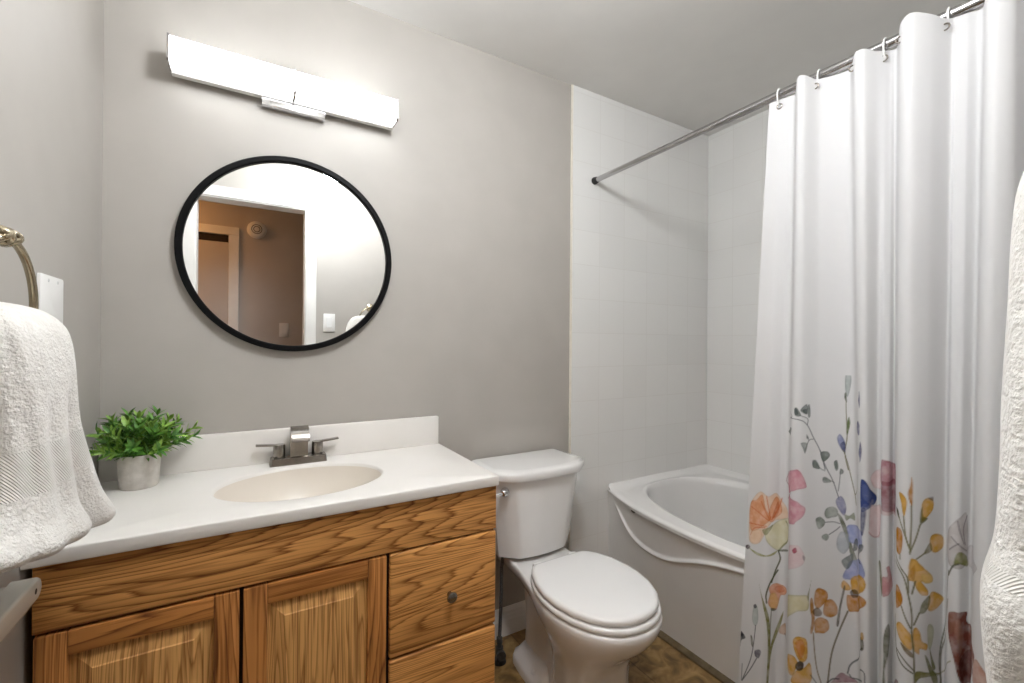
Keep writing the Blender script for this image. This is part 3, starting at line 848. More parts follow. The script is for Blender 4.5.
# ------------------------------------------------------------------ shower curtain
CB = [(-0.75, 1.28), (-0.8231, 1.27), (-0.8519, 1.3), (-0.8739, 1.3), (-0.9133, 1.24), (-0.9433, 1.235), (-0.979, 1.26), (-1.0201, 1.295), (-1.0503, 1.305), (-1.0759, 1.255), (-1.0935, 1.25), (-1.098, 1.28), (-1.1126, 1.255), (-1.1238, 1.255), (-1.1244, 1.28), (-1.1467, 1.23), (-1.169, 1.22), (-1.191, 1.24), (-1.2086, 1.28), (-1.223, 1.25), (-1.2395, 1.245), (-1.2495, 1.27), (-1.267, 1.21), (-1.2921, 1.19), (-1.32, 1.21), (-1.3373, 1.25), (-1.3619, 1.21), (-1.40, 1.23), (-1.45, 1.28)]
CT = [(-0.8035, 1.335), (-0.8301, 1.34), (-0.8557, 1.345), (-0.8723, 1.345), (-0.9056, 1.29), (-0.9235, 1.29), (-0.9442, 1.325), (-0.9831, 1.345), (-1.0083, 1.345), (-1.0354, 1.3), (-1.0563, 1.295), (-1.0755, 1.32), (-1.0861, 1.335), (-1.0945, 1.345), (-1.1062, 1.345), (-1.1336, 1.28), (-1.158, 1.265), (-1.1845, 1.29), (-1.2061, 1.325), (-1.2144, 1.33), (-1.2305, 1.335), (-1.2538, 1.34), (-1.2786, 1.25), (-1.2954, 1.235), (-1.3185, 1.25), (-1.3284, 1.3), (-1.3554, 1.25), (-1.40, 1.29), (-1.45, 1.335)]
def crv(Pn, n_per=14):
    """centripetal-ish smooth curve through the fold points, as an array"""
    P_ = np.array(Pn, float); out = []
    m_ = len(P_)
    for i in range(m_ - 1):
        p0, p1, p2, p3 = P_[max(i - 1, 0)], P_[i], P_[i + 1], P_[min(i + 2, m_ - 1)]
        for t in np.arange(n_per) / n_per:
            m1, m2 = (p2 - p0) * 0.42, (p3 - p1) * 0.42
            out.append((2*t**3 - 3*t**2 + 1)*p1 + (t**3 - 2*t**2 + t)*m1 + (-2*t**3 + 3*t**2)*p2 + (t**3 - t**2)*m2)
    out.append(P_[-1]); return np.array(out)
cb, ct = crv(CB), crv(CT)
arc = np.concatenate([[0], np.cumsum(np.linalg.norm(np.diff(cb, axis=0), axis=1))])
CU = arc[-1]
DU = 0.0018
NU = int(CU / DU) + 1
us = np.linspace(0, CU, NU)
cbu = np.stack([np.interp(us, arc, cb[:, k]) for k in (0, 1)], 1)
ctu = np.stack([np.interp(us, arc, ct[:, k]) for k in (0, 1)], 1)
PZ0, PZ1, CZT = 0.07, 1.10, 1.900
zs = np.concatenate([np.arange(PZ0, PZ1, 0.002), np.linspace(PZ1, CZT, 42)])
NZ = len(zs)
w = np.clip((zs - 0.15) / (CZT - 0.15), 0, 1)[:, None, None]
pos = cbu[None] * (1 - w) + ctu[None] * w                    # (NZ, NU, [y, x])
co = np.empty((NZ, NU, 3)); co[..., 0] = pos[..., 1]; co[..., 1] = pos[..., 0]; co[..., 2] = zs[:, None]
# the header scallops down at the rings and stands up where the cloth bulges towards the room
topf = np.clip((zs - (CZT - 0.10)) / 0.10, 0, 1)[:, None]
co[..., 2] += topf * np.clip((1.315 - ctu[None, :, 1]) * 0.4, 0, 0.022)
CURTAIN_CO = co
#PRINT_BEGIN
# the printed flowers: petals (0) and stems (1) as colour, strength, edge or width, and outline points on the cloth in 0.1 mm
PRINT = [
(0,(238, 204, 170),0.75,0.35,[126,7016,486,7443,793,7376,1027,7495,1225,7279,1477,6937,1279,6776,901,6624,558,5975,162,5881,90,6503]),
(0,(228, 150, 100),0.7,0.35,[126,7016,360,7176,594,7378,720,7022,883,6764,648,6479,288,6220,126,6363]),
(0,(228, 150, 100),0.75,0.35,[811,6715,865,7099,1045,7398,1189,7178,1207,6942,1045,6781,937,6658]),
(0,(206, 104, 56),0.6,0.35,[919,6776,1027,7116,1099,7259,1135,7023,1045,6824]),
(1,(206, 104, 56),0.6,22,[847,6718,720,6924,558,7177]),
(1,(206, 104, 56),0.6,22,[829,6685,504,6821,162,6921]),
(1,(206, 104, 56),0.6,22,[757,6505,414,6458,126,6418]),
(1,(206, 104, 56),0.6,22,[883,6720,811,7041,739,7361]),
(1,(206, 104, 56),0.6,22,[919,6722,1117,7076,1207,7364]),
(1,(206, 104, 56),0.6,22,[720,6456,342,6338,180,6083]),
(0,(226, 222, 190),0.9,0.45,[720,6358,901,6537,1189,6756,1639,6898,1639,6439,1261,6018,1117,5864,901,5963,757,6125]),
(0,(238, 204, 170),0.6,0.35,[216,6199,540,6345,630,6183,486,5921,162,5881]),
(0,(128, 132, 84),0.6,0.35,[630,6357,811,6477,955,6583,865,6384,739,6242]),
(1,(128, 132, 84),0.7,26,[1333,6741,1621,6479,1297,6077,1153,5859]),
(1,(84, 86, 58),0.9,26,[1135,5858,1189,5621,1063,5277,955,4938]),
(0,(170, 170, 110),0.8,0.35,[72,5696,378,5663,793,5684,1099,5856,1027,5741,793,5641,450,5582]),
(0,(70, 50, 60),0.9,0.35,[18,5704,126,5761,198,5721,108,5623,18,5636]),
(0,(84, 86, 58),0.7,0.35,[1135,5865,1297,5937,1801,6100,1261,5858]),
(0,(218, 150, 164),0.85,0.35,[1441,8125,2216,8405,2396,8443,2522,8285,2594,8080,2576,7996,2378,7925,2198,7836,1585,7638]),
(0,(218, 150, 164),0.85,0.35,[1621,7579,2288,7618,2468,7544,2576,7457,2522,7257,2342,7063,2216,6964,1639,6898]),
(1,(150, 88, 98),0.7,18,[1423,8176,1369,7835,2089,7779,1477,7442]),
(0,(232, 190, 196),0.5,0.35,[1909,6222,2360,6462,2504,6376,2576,6144,2486,5961,2216,5780,1855,5662]),
(0,(170, 60, 90),0.8,0.35,[2234,6284,2342,6397,2378,6298,2288,6221]),
(1,(140, 90, 100),0.6,16,[1837,6420,2089,6318,1801,5598]),
(0,(90, 80, 90),0.6,0.35,[2522,6243,2576,6195,2558,6101,2522,6160]),
(1,(84, 86, 58),0.9,26,[1135,5302,1027,5125,901,4881,811,4561,829,4335]),
(0,(228, 150, 100),0.85,0.35,[883,4761,1009,4904,1189,4919,1459,4844,1333,4663,1225,4599,1171,4376,1117,4182,991,4183,865,4339,919,4580]),
(0,(232, 190, 120),0.7,0.35,[919,4580,1081,4640,1171,4376,1063,4196,937,4225,901,4385]),
(0,(206, 104, 56),0.5,0.35,[1045,4779,1207,4878,1333,4782,1171,4657]),
(0,(84, 86, 58),0.8,0.35,[955,4199,1117,4199,1063,4135,973,4139]),
(0,(140, 138, 86),0.9,0.35,[594,4761,648,4597,829,4185,937,3782,973,3039,937,2100,883,2097,901,3035,847,3722,739,4204]),
(0,(150, 146, 92),0.85,0.35,[1297,4181,1261,3883,1153,3478,1027,3084,937,2477,955,3038,1045,3418,1153,3759]),
(1,(110, 108, 80),0.8,16,[973,4139,955,3783,955,3415]),
(0,(222, 214, 168),0.8,0.5,[1873,4863,2161,5078,2558,5221,2666,5162,2648,4863,2414,4757,2179,4540,1855,4337]),
(0,(150, 150, 110),0.8,0.35,[2630,5200,2684,5420,2720,5618,2684,5338,2666,5080]),
(0,(205, 160, 120),0.7,0.35,[1279,3801,1405,3898,1441,3619,1243,3525,1189,3624]),
(1,(98, 102, 104),0.8,18,[1369,3599,1567,3483]),
(0,(176, 190, 186),0.6,0.7,[414,4002,504,4158,576,4038,594,3716,504,3520,396,3658]),
(0,(60, 58, 66),0.85,0.35,[414,4079,486,4158,540,4096,468,4021]),
(1,(98, 102, 104),0.9,16,[522,3557,468,2922,378,2436,144,1737]),
(0,(60, 58, 66),0.9,0.35,[0,3070,54,3098,180,2998,36,2838,0,2628,0,2840]),
(0,(84, 86, 58),0.8,0.35,[360,3177,432,3142,468,2900,396,2924]),
(0,(100, 96, 110),0.8,0.6,[522,2816,666,2937,720,2880,648,2677,540,2680]),
(1,(98, 102, 104),0.9,16,[594,2640,396,2201,126,1681]),
(1,(98, 102, 104),0.8,16,[108,2181,108,1682]),
(0,(222, 172, 84),0.9,0.35,[2306,3983,2432,4121,2612,4100,2648,3857,2630,3600,2504,3480,2396,3602,2324,3780]),
(0,(222, 172, 84),0.9,0.35,[2053,3418,2288,3564,2414,3483,2396,3303,2288,3035,2107,3080]),
(0,(222, 172, 84),0.85,0.35,[2288,3035,2432,3281,2576,3378,2684,3524,2738,3377,2702,3020,2288,2844]),
(0,(206, 104, 56),0.45,0.35,[2360,3924,2504,4076,2594,3882,2504,3562,2414,3699]),
(0,(70, 56, 40),0.85,0.35,[2378,3381,2468,3505,2558,3478,2540,3322,2450,3244,2378,3278]),
(1,(98, 102, 104),0.9,13,[1729,9757,2360,9777,2594,9662,2756,9336,2936,8963,3044,8518]),
(1,(98, 102, 104),0.8,11,[2432,9884,2612,9816,2612,9662]),
(1,(98, 102, 104),0.7,11,[1693,9903,2143,9836,1729,9736]),
(1,(98, 102, 104),0.8,11,[2756,9285,2648,9241,2558,8982]),
(1,(98, 102, 104),0.8,11,[2648,9241,2612,9343]),
(0,(120, 128, 124),0.8,0.5,[2252,10062,2342,10076,2450,9885,2270,9876]),
(0,(120, 128, 124),0.8,0.5,[2432,10039,2594,10197,2612,9940,2504,9958]),
(0,(120, 128, 124),0.8,0.5,[2612,10135,2666,10177,2684,9900,2630,9858]),
(0,(120, 128, 124),0.8,0.5,[2450,9163,2612,9158,2558,8900,2504,9022]),
(0,(120, 128, 124),0.8,0.5,[2936,8963,3116,8981,3152,8860,3008,8717,2954,8800]),
(0,(120, 128, 124),0.8,0.5,[2738,8720,2810,8723,2918,8523,2756,8557]),
(0,(120, 128, 124),0.8,0.5,[3260,8744,3332,8778,3350,8555,3278,8582]),
(0,(120, 128, 124),0.8,0.5,[2594,9400,2648,9303,2594,9295]),
(0,(120, 128, 124),0.8,0.5,[1765,9479,2089,9499,1855,9282,1369,9296]),
(0,(84, 92, 92),0.7,0.35,[2252,10041,2324,10061,2378,9923,2270,9897]),
(0,(84, 92, 92),0.7,0.35,[2486,10040,2594,10063,2594,9956,2522,9963]),
(0,(84, 92, 92),0.7,0.35,[2954,8959,3026,8936,3008,8721,2954,8800]),
(0,(186, 192, 190),0.9,0.5,[3530,10923,3566,11073,3675,10977,3657,10682,3584,10440,3530,10597]),
(0,(60, 58, 66),0.85,0.35,[3548,11073,3584,11176,3620,11096,3584,11022]),
(1,(120, 116, 84),0.9,14,[3548,10516,3548,10018,3566,9441,3512,8982,3584,8575]),
(0,(100, 108, 90),0.8,0.35,[3512,10515,3548,10537,3566,10299,3512,10383]),
(0,(122, 134, 92),0.9,0.35,[3584,9857,3620,9920,3638,9739,3566,9441,3548,9602]),
(0,(150, 156, 192),0.9,0.5,[3332,9378,3404,9463,3512,9275,3512,9002,3404,9117,3350,9236]),
(0,(80, 84, 120),0.7,0.35,[3404,9219,3512,9275,3512,9002,3422,9102]),
(0,(98, 100, 134),0.9,0.3,[4377,10643,4359,10522,4341,10420,4359,10321,4377,10242,4395,10324,4395,10424,4395,10524]),
(0,(98, 100, 134),0.9,0.3,[4287,9920,4053,9779,4035,9683,4179,9620,4341,9579,4377,9658,4377,9742,4377,9835]),
(0,(98, 100, 134),0.9,0.3,[4395,9437,4359,9280,4323,9144,4359,9037,4377,8940,4413,9043,4431,9177,4431,9298]),
(1,(120, 116, 84),0.9,13,[3476,9063,3584,8696,3675,8277,3747,7961,3783,7738]),
(1,(120, 116, 84),0.8,13,[4215,8599,3981,8262,3747,7983]),
(1,(98, 102, 104),0.9,13,[2918,9015,3044,8624,3224,8257,3332,7924,3368,7783]),
(1,(98, 102, 104),0.8,11,[2828,8636,2954,8520,3044,8485]),
(1,(98, 102, 104),0.8,11,[3134,8264,3260,8205]),
(1,(98, 102, 104),0.8,11,[3404,8520,3386,8277,3350,8001]),
(0,(122, 130, 124),0.8,0.5,[2756,8701,2828,8735,2918,8540,2756,8541]),
(0,(122, 130, 124),0.8,0.5,[2936,8939,3098,8979,3152,8882,3008,8716]),
(0,(122, 130, 124),0.8,0.5,[2990,8301,3080,8316,3188,8215,3008,8175]),
(0,(122, 130, 124),0.8,0.5,[3260,8744,3332,8735,3332,8516,3278,8557]),
(0,(122, 130, 124),0.8,0.5,[3404,8579,3476,8535,3458,8458,3386,8443]),
(0,(150, 150, 182),0.9,0.5,[3296,7763,3404,7880,3494,7782,3530,7576,3476,7397,3332,7584]),
(0,(150, 156, 146),0.85,0.5,[3026,7377,3080,7524,3224,7583,3332,7517,3332,7365,3188,7300,3080,7265]),
(0,(132, 140, 130),0.85,0.5,[2828,7223,2936,7280,3044,7181,3008,7057,2900,6963,2846,7058]),
(0,(132, 140, 130),0.85,0.5,[2972,6803,3080,6875,3134,6803,3080,6700,2990,6720]),
(1,(98, 102, 104),0.8,13,[3044,7158,3224,7196,3386,7182]),
(1,(98, 102, 104),0.8,13,[3134,6857,3296,7000,3386,7101]),
(0,(120, 124, 104),0.85,0.35,[3332,7419,3422,7360,3512,7182,3566,7002,3747,6443,3999,6179,3693,6236,3566,6665,3440,7077]),
(0,(140, 146, 120),0.8,0.35,[3494,7421,3602,7420,3711,7520,3729,7338,3620,7356,3530,7282]),
(0,(164, 172, 214),0.85,0.35,[3548,7142,3711,7223,4359,7320,4413,7161,4341,6860,3657,6741,3566,6958]),
(0,(184, 190, 196),0.7,0.5,[3314,6761,3404,6975,3530,6944,3602,6679,3476,6437,3332,6522]),
(0,(164, 172, 214),0.9,0.35,[3494,5797,3548,6140,3657,6317,4197,6578,4413,6537,4395,6157]),
(0,(110, 118, 116),0.85,0.35,[3422,6257,3566,6404,3675,6483,3657,6263,3548,6065,3458,6119]),
(0,(98, 102, 104),0.8,0.35,[3675,6602,3747,6897,3963,6859,3729,6579]),
(0,(98, 102, 104),0.8,0.35,[4035,6743,4413,7003,4413,6844,4197,6621,4377,6518,4035,6518]),
(0,(70, 84, 140),0.95,0.35,[4395,8462,4485,8539,4611,8342,4809,8176,4773,7997,4557,7878,4395,7797]),
(0,(52, 60, 108),0.9,0.35,[4395,7804,4503,7864,4485,7503,4431,7217,4377,7323]),
(0,(110, 122, 170),0.5,0.35,[4431,8383,4521,8437,4665,8182,4539,8057,4449,8120]),
(0,(238, 214, 214),0.8,0.35,[4629,8638,4809,8781,5007,8783,5007,8381,4773,8357,4647,8500]),
(0,(238, 214, 214),0.8,0.45,[4611,7919,4791,7944,5007,7938,4953,7300,4791,7177,4575,7276,4557,7340]),
(1,(196, 150, 150),0.7,13,[4557,7336,4665,7236,4827,7201,4917,7338]),
(0,(196, 134, 52),0.85,0.35,[2792,5057,2810,5336,2900,5461,3080,5402,3098,5223,2972,5020,2864,4925]),
(0,(196, 134, 52),0.85,0.35,[3008,5002,3062,5177,3206,5222,3314,5084,3314,4882,3152,4765,3008,4821]),
(0,(196, 134, 52),0.9,0.35,[2810,4323,2810,4600,2918,4721,3098,4681,3134,4483,3026,4345,2882,4319]),
(0,(188, 130, 60),0.85,0.35,[2702,4857,2702,5135,2756,5161,2792,4875,2810,4600,2756,4296,2702,4302,2738,4636]),
(0,(104, 78, 40),0.8,0.35,[2756,4841,2864,4963,2972,4860,2936,4761,2810,4738]),
(1,(140, 128, 104),0.85,18,[2774,4298,2810,3780,2864,3383,2954,3079]),
(0,(222, 172, 84),0.9,0.35,[3620,5641,3693,5938,4395,6243,4413,5878,3747,5519,3657,5520]),
(0,(222, 172, 84),0.85,0.35,[3404,5624,3458,5764,3584,5677,3602,5564,3458,5525]),
(0,(196, 134, 52),0.9,0.35,[3530,5395,3657,5456,4395,5760,4413,5519,3693,5057,3548,5081]),
(0,(60, 48, 40),0.8,0.35,[3602,5522,3711,5615,3927,5603,3729,5420,3638,5401]),
(1,(120, 112, 92),0.9,24,[3548,5017,3350,4442,3188,3863,3098,3117]),
(0,(116, 112, 100),0.9,0.35,[3458,5598,3494,5560,3404,5083,3350,4622,3296,4620,3350,5024]),
(1,(98, 102, 104),0.85,20,[3530,3476,3638,3780,4161,4341,4395,4562]),
(0,(90, 86, 64),0.85,0.35,[4305,4760,4413,4783,4431,4564,4323,4477]),
(0,(214, 170, 100),0.8,0.35,[4323,4861,4413,4936,4431,4798,4341,4739]),
(0,(174, 132, 142),0.8,0.45,[3224,3222,3386,3443,3530,3424,3675,3400,3729,3337,3206,3140]),
(1,(60, 58, 66),0.7,22,[3098,3124,3206,3241,3350,3280]),
(1,(98, 102, 104),0.8,20,[3566,3461,3693,3416,4359,3779]),
(1,(98, 102, 104),0.8,20,[4089,3878,4413,4037,4449,3800]),
(1,(60, 58, 66),0.6,18,[2720,3217,2846,3055]),
(0,(176, 112, 122),0.8,0.3,[5025,9000,5206,9059,5494,8999,5782,9001,5818,8600,5043,8480]),
(0,(150, 88, 98),0.8,0.3,[5043,8499,5260,8565,5818,8621,5836,7979,5260,7863,5061,7959]),
(0,(196, 150, 150),0.5,0.1,[5043,7978,5260,7884,5836,8000,5854,7879,5061,7780]),
(0,(222, 172, 84),0.95,0.35,[6142,8502,6232,8497,6304,8377,6286,8140,6250,8022,6196,8297]),
(0,(196, 134, 52),0.9,0.35,[6376,8903,6394,8782,6394,8357,6376,8284,6322,8522,6358,8719]),
(0,(222, 172, 84),0.95,0.35,[6538,8163,6556,8375,6647,8479,6791,8437,6791,8245,6665,8085,6556,7981]),
(0,(110, 104, 50),0.8,0.35,[6520,8141,6556,8284,6575,8083,6665,8044,6556,7921,6520,7879]),
(0,(70, 56, 36),0.8,0.35,[6665,8479,6791,8498,6791,8417,6719,8438]),
(0,(222, 172, 84),0.95,0.35,[6719,7600,6809,7699,7007,7679,7061,7544,7025,7382,6863,7300,6737,7378]),
(0,(120, 110, 60),0.8,0.35,[6593,7276,6665,7459,6737,7519,6773,7357]),
(0,(196, 134, 52),0.9,0.35,[6034,7661,6178,7722,6232,7601,6214,7261,6142,7142,6034,7261]),
(0,(84, 86, 58),0.85,0.35,[6016,8142,6124,8099,6160,7922,6088,8000]),
(1,(118, 114, 78),0.85,17,[6250,8022,6286,7622,6358,7341]),
(1,(118, 114, 78),0.85,17,[6376,8284,6376,7859,6358,7240]),
(1,(118, 114, 78),0.85,17,[6520,7899,6448,7582,6358,7280]),
(1,(118, 114, 78),0.85,17,[6142,7980,6250,7696,6340,7399]),
(1,(118, 114, 78),0.85,17,[6629,7318,6466,7159]),
(1,(118, 114, 78),0.85,17,[6016,7082,6124,6964,6232,6842]),
(1,(118, 114, 78),0.85,17,[6178,7161,6178,7059]),
(0,(222, 172, 84),0.95,0.35,[6358,7078,6394,7159,6484,7100,6611,6938,6358,6900]),
(0,(222, 172, 84),0.95,0.35,[6340,6879,6376,7120,6466,7139,6538,7016,6665,6922,6791,6801,6791,6684,6629,6657,6556,6684,6683,6501,6683,6403,6556,6400,6466,6521,6412,6663,6340,6683]),
(0,(236, 206, 130),0.6,0.35,[6556,6840,6755,6842,6791,6684,6611,6657]),
(0,(196, 134, 52),0.6,0.35,[6358,6843,6430,7018,6448,6823,6412,6683]),
(0,(222, 172, 84),0.9,0.35,[6719,6382,6809,6478,7025,6383,7061,6276,6935,6120,6773,6058,6683,6119]),
(0,(110, 108, 60),0.9,0.35,[6520,6036,6575,6244,6719,6402,6737,6235,6629,6041,6538,5998]),
(0,(196, 134, 52),0.9,0.35,[6016,6360,6124,6458,6232,6282,6214,6079,6052,5941]),
(0,(222, 172, 84),0.95,0.35,[6070,5558,6196,5698,6340,5583,6394,5475,6394,5201,6286,5235,6160,5360]),
(0,(222, 172, 84),0.95,0.35,[6412,5595,6466,5699,6538,5597,6575,5423,6683,5357,6665,5240,6538,5255,6520,5137,6412,5243]),
(0,(120, 96, 50),0.85,0.35,[6196,5264,6286,5235,6412,5135,6412,5038,6286,5117]),
(1,(112, 108, 78),0.9,18,[6016,6959,6250,6721,6340,6339,6394,5965,6394,5583]),
(1,(112, 108, 78),0.9,18,[6214,6859,6322,6719,6340,6418]),
(1,(112, 108, 78),0.9,18,[6448,6676,6394,6396]),
(1,(112, 108, 78),0.9,18,[6520,6016,6430,5744]),
(1,(112, 108, 78),0.9,18,[6214,6059,6304,5820,6376,5659]),
(1,(112, 108, 78),0.9,18,[6394,5583,6430,5138,6448,4519]),
(1,(86, 84, 60),0.9,20,[5962,5738,6070,5082,6214,4837,6412,4715]),
(1,(96, 94, 70),0.9,18,[6106,5064,6268,4944,6448,4759]),
(0,(140, 136, 84),0.9,0.35,[6448,4681,6502,4778,6719,4761,7025,4718,6809,4679,6556,4642,6466,4521]),
(0,(190, 194, 160),0.7,0.35,[6683,5738,6791,5764,6845,5605,6773,5276,6701,5318]),
(0,(128, 130, 88),0.9,0.35,[6629,5123,6683,5084,6809,4844,6935,4682,6953,4518,6845,4524,6701,4859]),
(0,(128, 130, 88),0.85,0.35,[6737,5277,6809,5079,6899,4840,6809,4844]),
(1,(110, 108, 90),0.85,18,[7403,7015,7241,6241,7061,5521,6989,4982,7043,4516]),
(1,(150, 146, 110),0.7,14,[7475,5185,7061,4758,6953,4681]),
(0,(200, 140, 142),0.8,0.4,[5116,6321,5242,6403,5224,6603,5332,6601,5494,6162,5242,5958,5134,5938]),
(0,(140, 140, 112),0.8,0.35,[4863,6579,5007,6641,5116,6321,5097,5901]),
(0,(92, 92, 64),0.85,0.35,[5170,4996,5260,5324,5368,5121,5296,4737,5206,4321,5206,3984,5152,3958,5170,4462]),
(0,(120, 70, 70),0.6,0.35,[5836,4139,6070,4378,6142,4340]),
(0,(196, 188, 186),0.75,0.45,[7277,7661,7475,8016,7745,8277,7799,7582,7745,7204,7493,7115,7349,7262]),
(1,(110, 102, 104),0.7,14,[7457,7741,7619,7584,7763,7499]),
(1,(110, 102, 104),0.7,14,[7565,8101,7601,7879,7691,7643]),
(1,(110, 102, 104),0.7,14,[7763,8224,7673,7938,7727,7618]),
(1,(110, 102, 104),0.7,14,[7421,7462,7583,7640]),
(0,(140, 140, 92),0.9,0.35,[7511,7197,7583,7463,7781,7380,7799,7184,7601,7224]),
(1,(80, 78, 56),0.85,20,[7583,7221,7493,7140,7403,6923]),
(0,(206, 200, 200),0.6,0.5,[7799,7582,8124,7641,8448,7541,8610,7443,8268,7161,7835,7179]),
(0,(140, 88, 76),0.95,0.35,[7403,6043,7475,6199,7799,6245,7835,6019,8502,5859,8520,5540,8088,4940,7673,4803,7511,5355,7421,5702]),
(0,(186, 140, 120),0.6,0.35,[7511,5983,7619,6083,7727,5737,7655,5398,7583,5621]),
(0,(150, 104, 84),0.6,0.35,[7439,6121,7565,6218,7529,5821,7457,5756]),
(0,(110, 60, 54),0.7,0.35,[7637,5282,8232,5658,8520,5377,7835,4795,7709,4801]),
(0,(196, 150, 130),0.85,0.35,[8538,5603,8682,5722,8898,5440,8556,5219]),
(1,(110, 104, 90),0.85,16,[7385,6420,7277,5879,7043,5245,7025,4505]),
]
#PRINT_END
colr = np.ones((NZ, NU, 4), np.float32)
colr[..., :3] = np.array(srgb(224, 223, 223)[:3], np.float32)
ZN = int(np.sum(zs < PZ1 - 1e-6))
gu, gz = np.meshgrid(us, zs[:ZN])
def soft_noise(cell, seed):
    r_ = np.random.RandomState(seed).rand(int(PZ1 / cell) + 4, int(CU / cell) + 4)
    a_, b_ = gz / cell, gu / cell
    i_, j_ = a_.astype(int), b_.astype(int)
    fa_, fb_ = a_ - i_, b_ - j_
    fa_, fb_ = fa_ * fa_ * (3 - 2 * fa_), fb_ * fb_ * (3 - 2 * fb_)
    return (r_[i_, j_] * (1 - fa_) + r_[i_ + 1, j_] * fa_) * (1 - fb_) + (r_[i_, j_ + 1] * (1 - fa_) + r_[i_ + 1, j_ + 1] * fa_) * fb_
blot = 0.55 * soft_noise(0.016, 1) + 0.3 * soft_noise(0.007, 2) + 0.15 * soft_noise(0.003, 3)
def closed_spline(P_, n=6):
    m_ = len(P_); out = []
    for i in range(m_):
        p0, p1, p2, p3 = P_[i - 1], P_[i], P_[(i + 1) % m_], P_[(i + 2) % m_]
        for t in np.arange(n) / n:
            out.append(0.5 * ((2*p1) + (p2 - p0)*t + (2*p0 - 5*p1 + 4*p2 - p3)*t*t + (3*p1 - p0 - 3*p2 + p3)*t**3))
    return np.array(out)
def seg_dist(px_, pz_, P_, Q_):
    d_ = Q_ - P_; L2_ = float(d_ @ d_) + 1e-12
    t = np.clip(((px_ - P_[0]) * d_[0] + (pz_ - P_[1]) * d_[1]) / L2_, 0, 1)
    return np.hypot(px_ - P_[0] - t * d_[0], pz_ - P_[1] - t * d_[1])
for kind, rgb, alpha, par, flat in PRINT:
    P_ = np.array(flat, float).reshape(-1, 2) * 1e-4
    base_c = np.array(srgb(*rgb)[:3], np.float32)
    pad = 0.006
    if kind == 0: P_ = closed_spline(P_)
    i0, i1 = np.searchsorted(us, P_[:, 0].min() - pad), np.searchsorted(us, P_[:, 0].max() + pad)
    j0, j1 = np.searchsorted(zs[:ZN], P_[:, 1].min() - pad), np.searchsorted(zs[:ZN], P_[:, 1].max() + pad)
    if i1 <= i0 or j1 <= j0: continue
    U_, Z_ = gu[j0:j1, i0:i1], gz[j0:j1, i0:i1]
    dist = np.full(U_.shape, 9.0)
    m_ = len(P_)
    if kind == 1 and m_ > 2:
        q = np.vstack([2 * P_[0] - P_[1], P_, 2 * P_[-1] - P_[-2]]); sm = []
        for i in range(m_ - 1):
            for t in np.arange(5) / 5:
                p0, p1, p2, p3 = q[i], q[i + 1], q[i + 2], q[i + 3]
                sm.append(0.5 * ((2*p1) + (p2 - p0)*t + (2*p0 - 5*p1 + 4*p2 - p3)*t*t + (3*p1 - p0 - 3*p2 + p3)*t**3))
        sm.append(P_[-1]); P_ = np.array(sm); m_ = len(P_)
    for i in range(m_ if kind == 0 else m_ - 1):
        dist = np.minimum(dist, seg_dist(U_, Z_, P_[i], P_[(i + 1) % m_]))
    if kind == 1:
        a_ = alpha * np.clip((par * 1e-4 * 0.75 + 0.0009 - dist) / 0.0014, 0, 1)
        c_ = np.broadcast_to(base_c, U_.shape + (3,))
    else:
        ins = np.zeros(U_.shape, bool)
        for i in range(m_):
            A_, B_ = P_[i], P_[(i + 1) % m_]
            if A_[1] == B_[1]: continue
            cr = ((A_[1] > Z_) != (B_[1] > Z_)) & (U_ < (B_[0] - A_[0]) * (Z_ - A_[1]) / (B_[1] - A_[1]) + A_[0])
            ins ^= cr
        sd = np.where(ins, dist, -dist)
        edge_ = np.exp(-(sd / 0.0028) ** 2) * par
        wash = 0.55 + 0.8 * blot[j0:j1, i0:i1]
        a_ = np.clip(alpha * np.clip(0.5 + sd / 0.0016, 0, 1) * np.clip(wash, 0, 1.12), 0, 1)
        c_ = base_c[None, None] * (1 - 0.62 * edge_[..., None]) * (1.08 - 0.22 * blot[j0:j1, i0:i1][..., None])
    colr[j0:j1, i0:i1, :3] = colr[j0:j1, i0:i1, :3] * (1 - a_[..., None]) + np.clip(c_, 0, 1) * a_[..., None]
sh = bpy.data.meshes.new('shower_curtain')
idx = np.arange(NZ * NU).reshape(NZ, NU)
quads = np.stack([idx[:-1, :-1], idx[:-1, 1:], idx[1:, 1:], idx[1:, :-1]], -1).reshape(-1, 4)
sh.vertices.add(NZ * NU); sh.vertices.foreach_set('co', co.reshape(-1))
sh.loops.add(len(quads) * 4); sh.loops.foreach_set('vertex_index', quads.reshape(-1).astype(np.int32))
sh.polygons.add(len(quads)); sh.polygons.foreach_set('loop_start', (np.arange(len(quads)) * 4).astype(np.int32))
sh.polygons.foreach_set('use_smooth', np.ones(len(quads), bool))
sh.update(calc_edges=True)
ca = sh.color_attributes.new('print', 'FLOAT_COLOR', 'POINT')
ca.data.foreach_set('color', colr.reshape(-1))
m, nt, b = new_mat('printed_curtain_cloth')
at = N(nt, 'ShaderNodeAttribute', attribute_name='print')
v = objcoord(nt)
n1 = N(nt, 'ShaderNodeTexNoise'); n1.inputs['Scale'].default_value = 9; n1.inputs['Detail'].default_value = 3; nt.links.new(v, n1.inputs['Vector'])
bp = N(nt, 'ShaderNodeBump'); bp.inputs['Strength'].default_value = 0.12; bp.inputs['Distance'].default_value = 0.01
nt.links.new(n1.outputs['Fac'], bp.inputs['Height'])
df = N(nt, 'ShaderNodeBsdfDiffuse'); tr = N(nt, 'ShaderNodeBsdfTranslucent'); mxs = N(nt, 'ShaderNodeMixShader')
mxs.inputs[0].default_value = 0.22
for s_ in (df, tr):
    nt.links.new(at.outputs['Color'], s_.inputs['Color']); nt.links.new(bp.outputs['Normal'], s_.inputs['Normal'])
nt.links.new(df.outputs[0], mxs.inputs[1]); nt.links.new(tr.outputs[0], mxs.inputs[2])
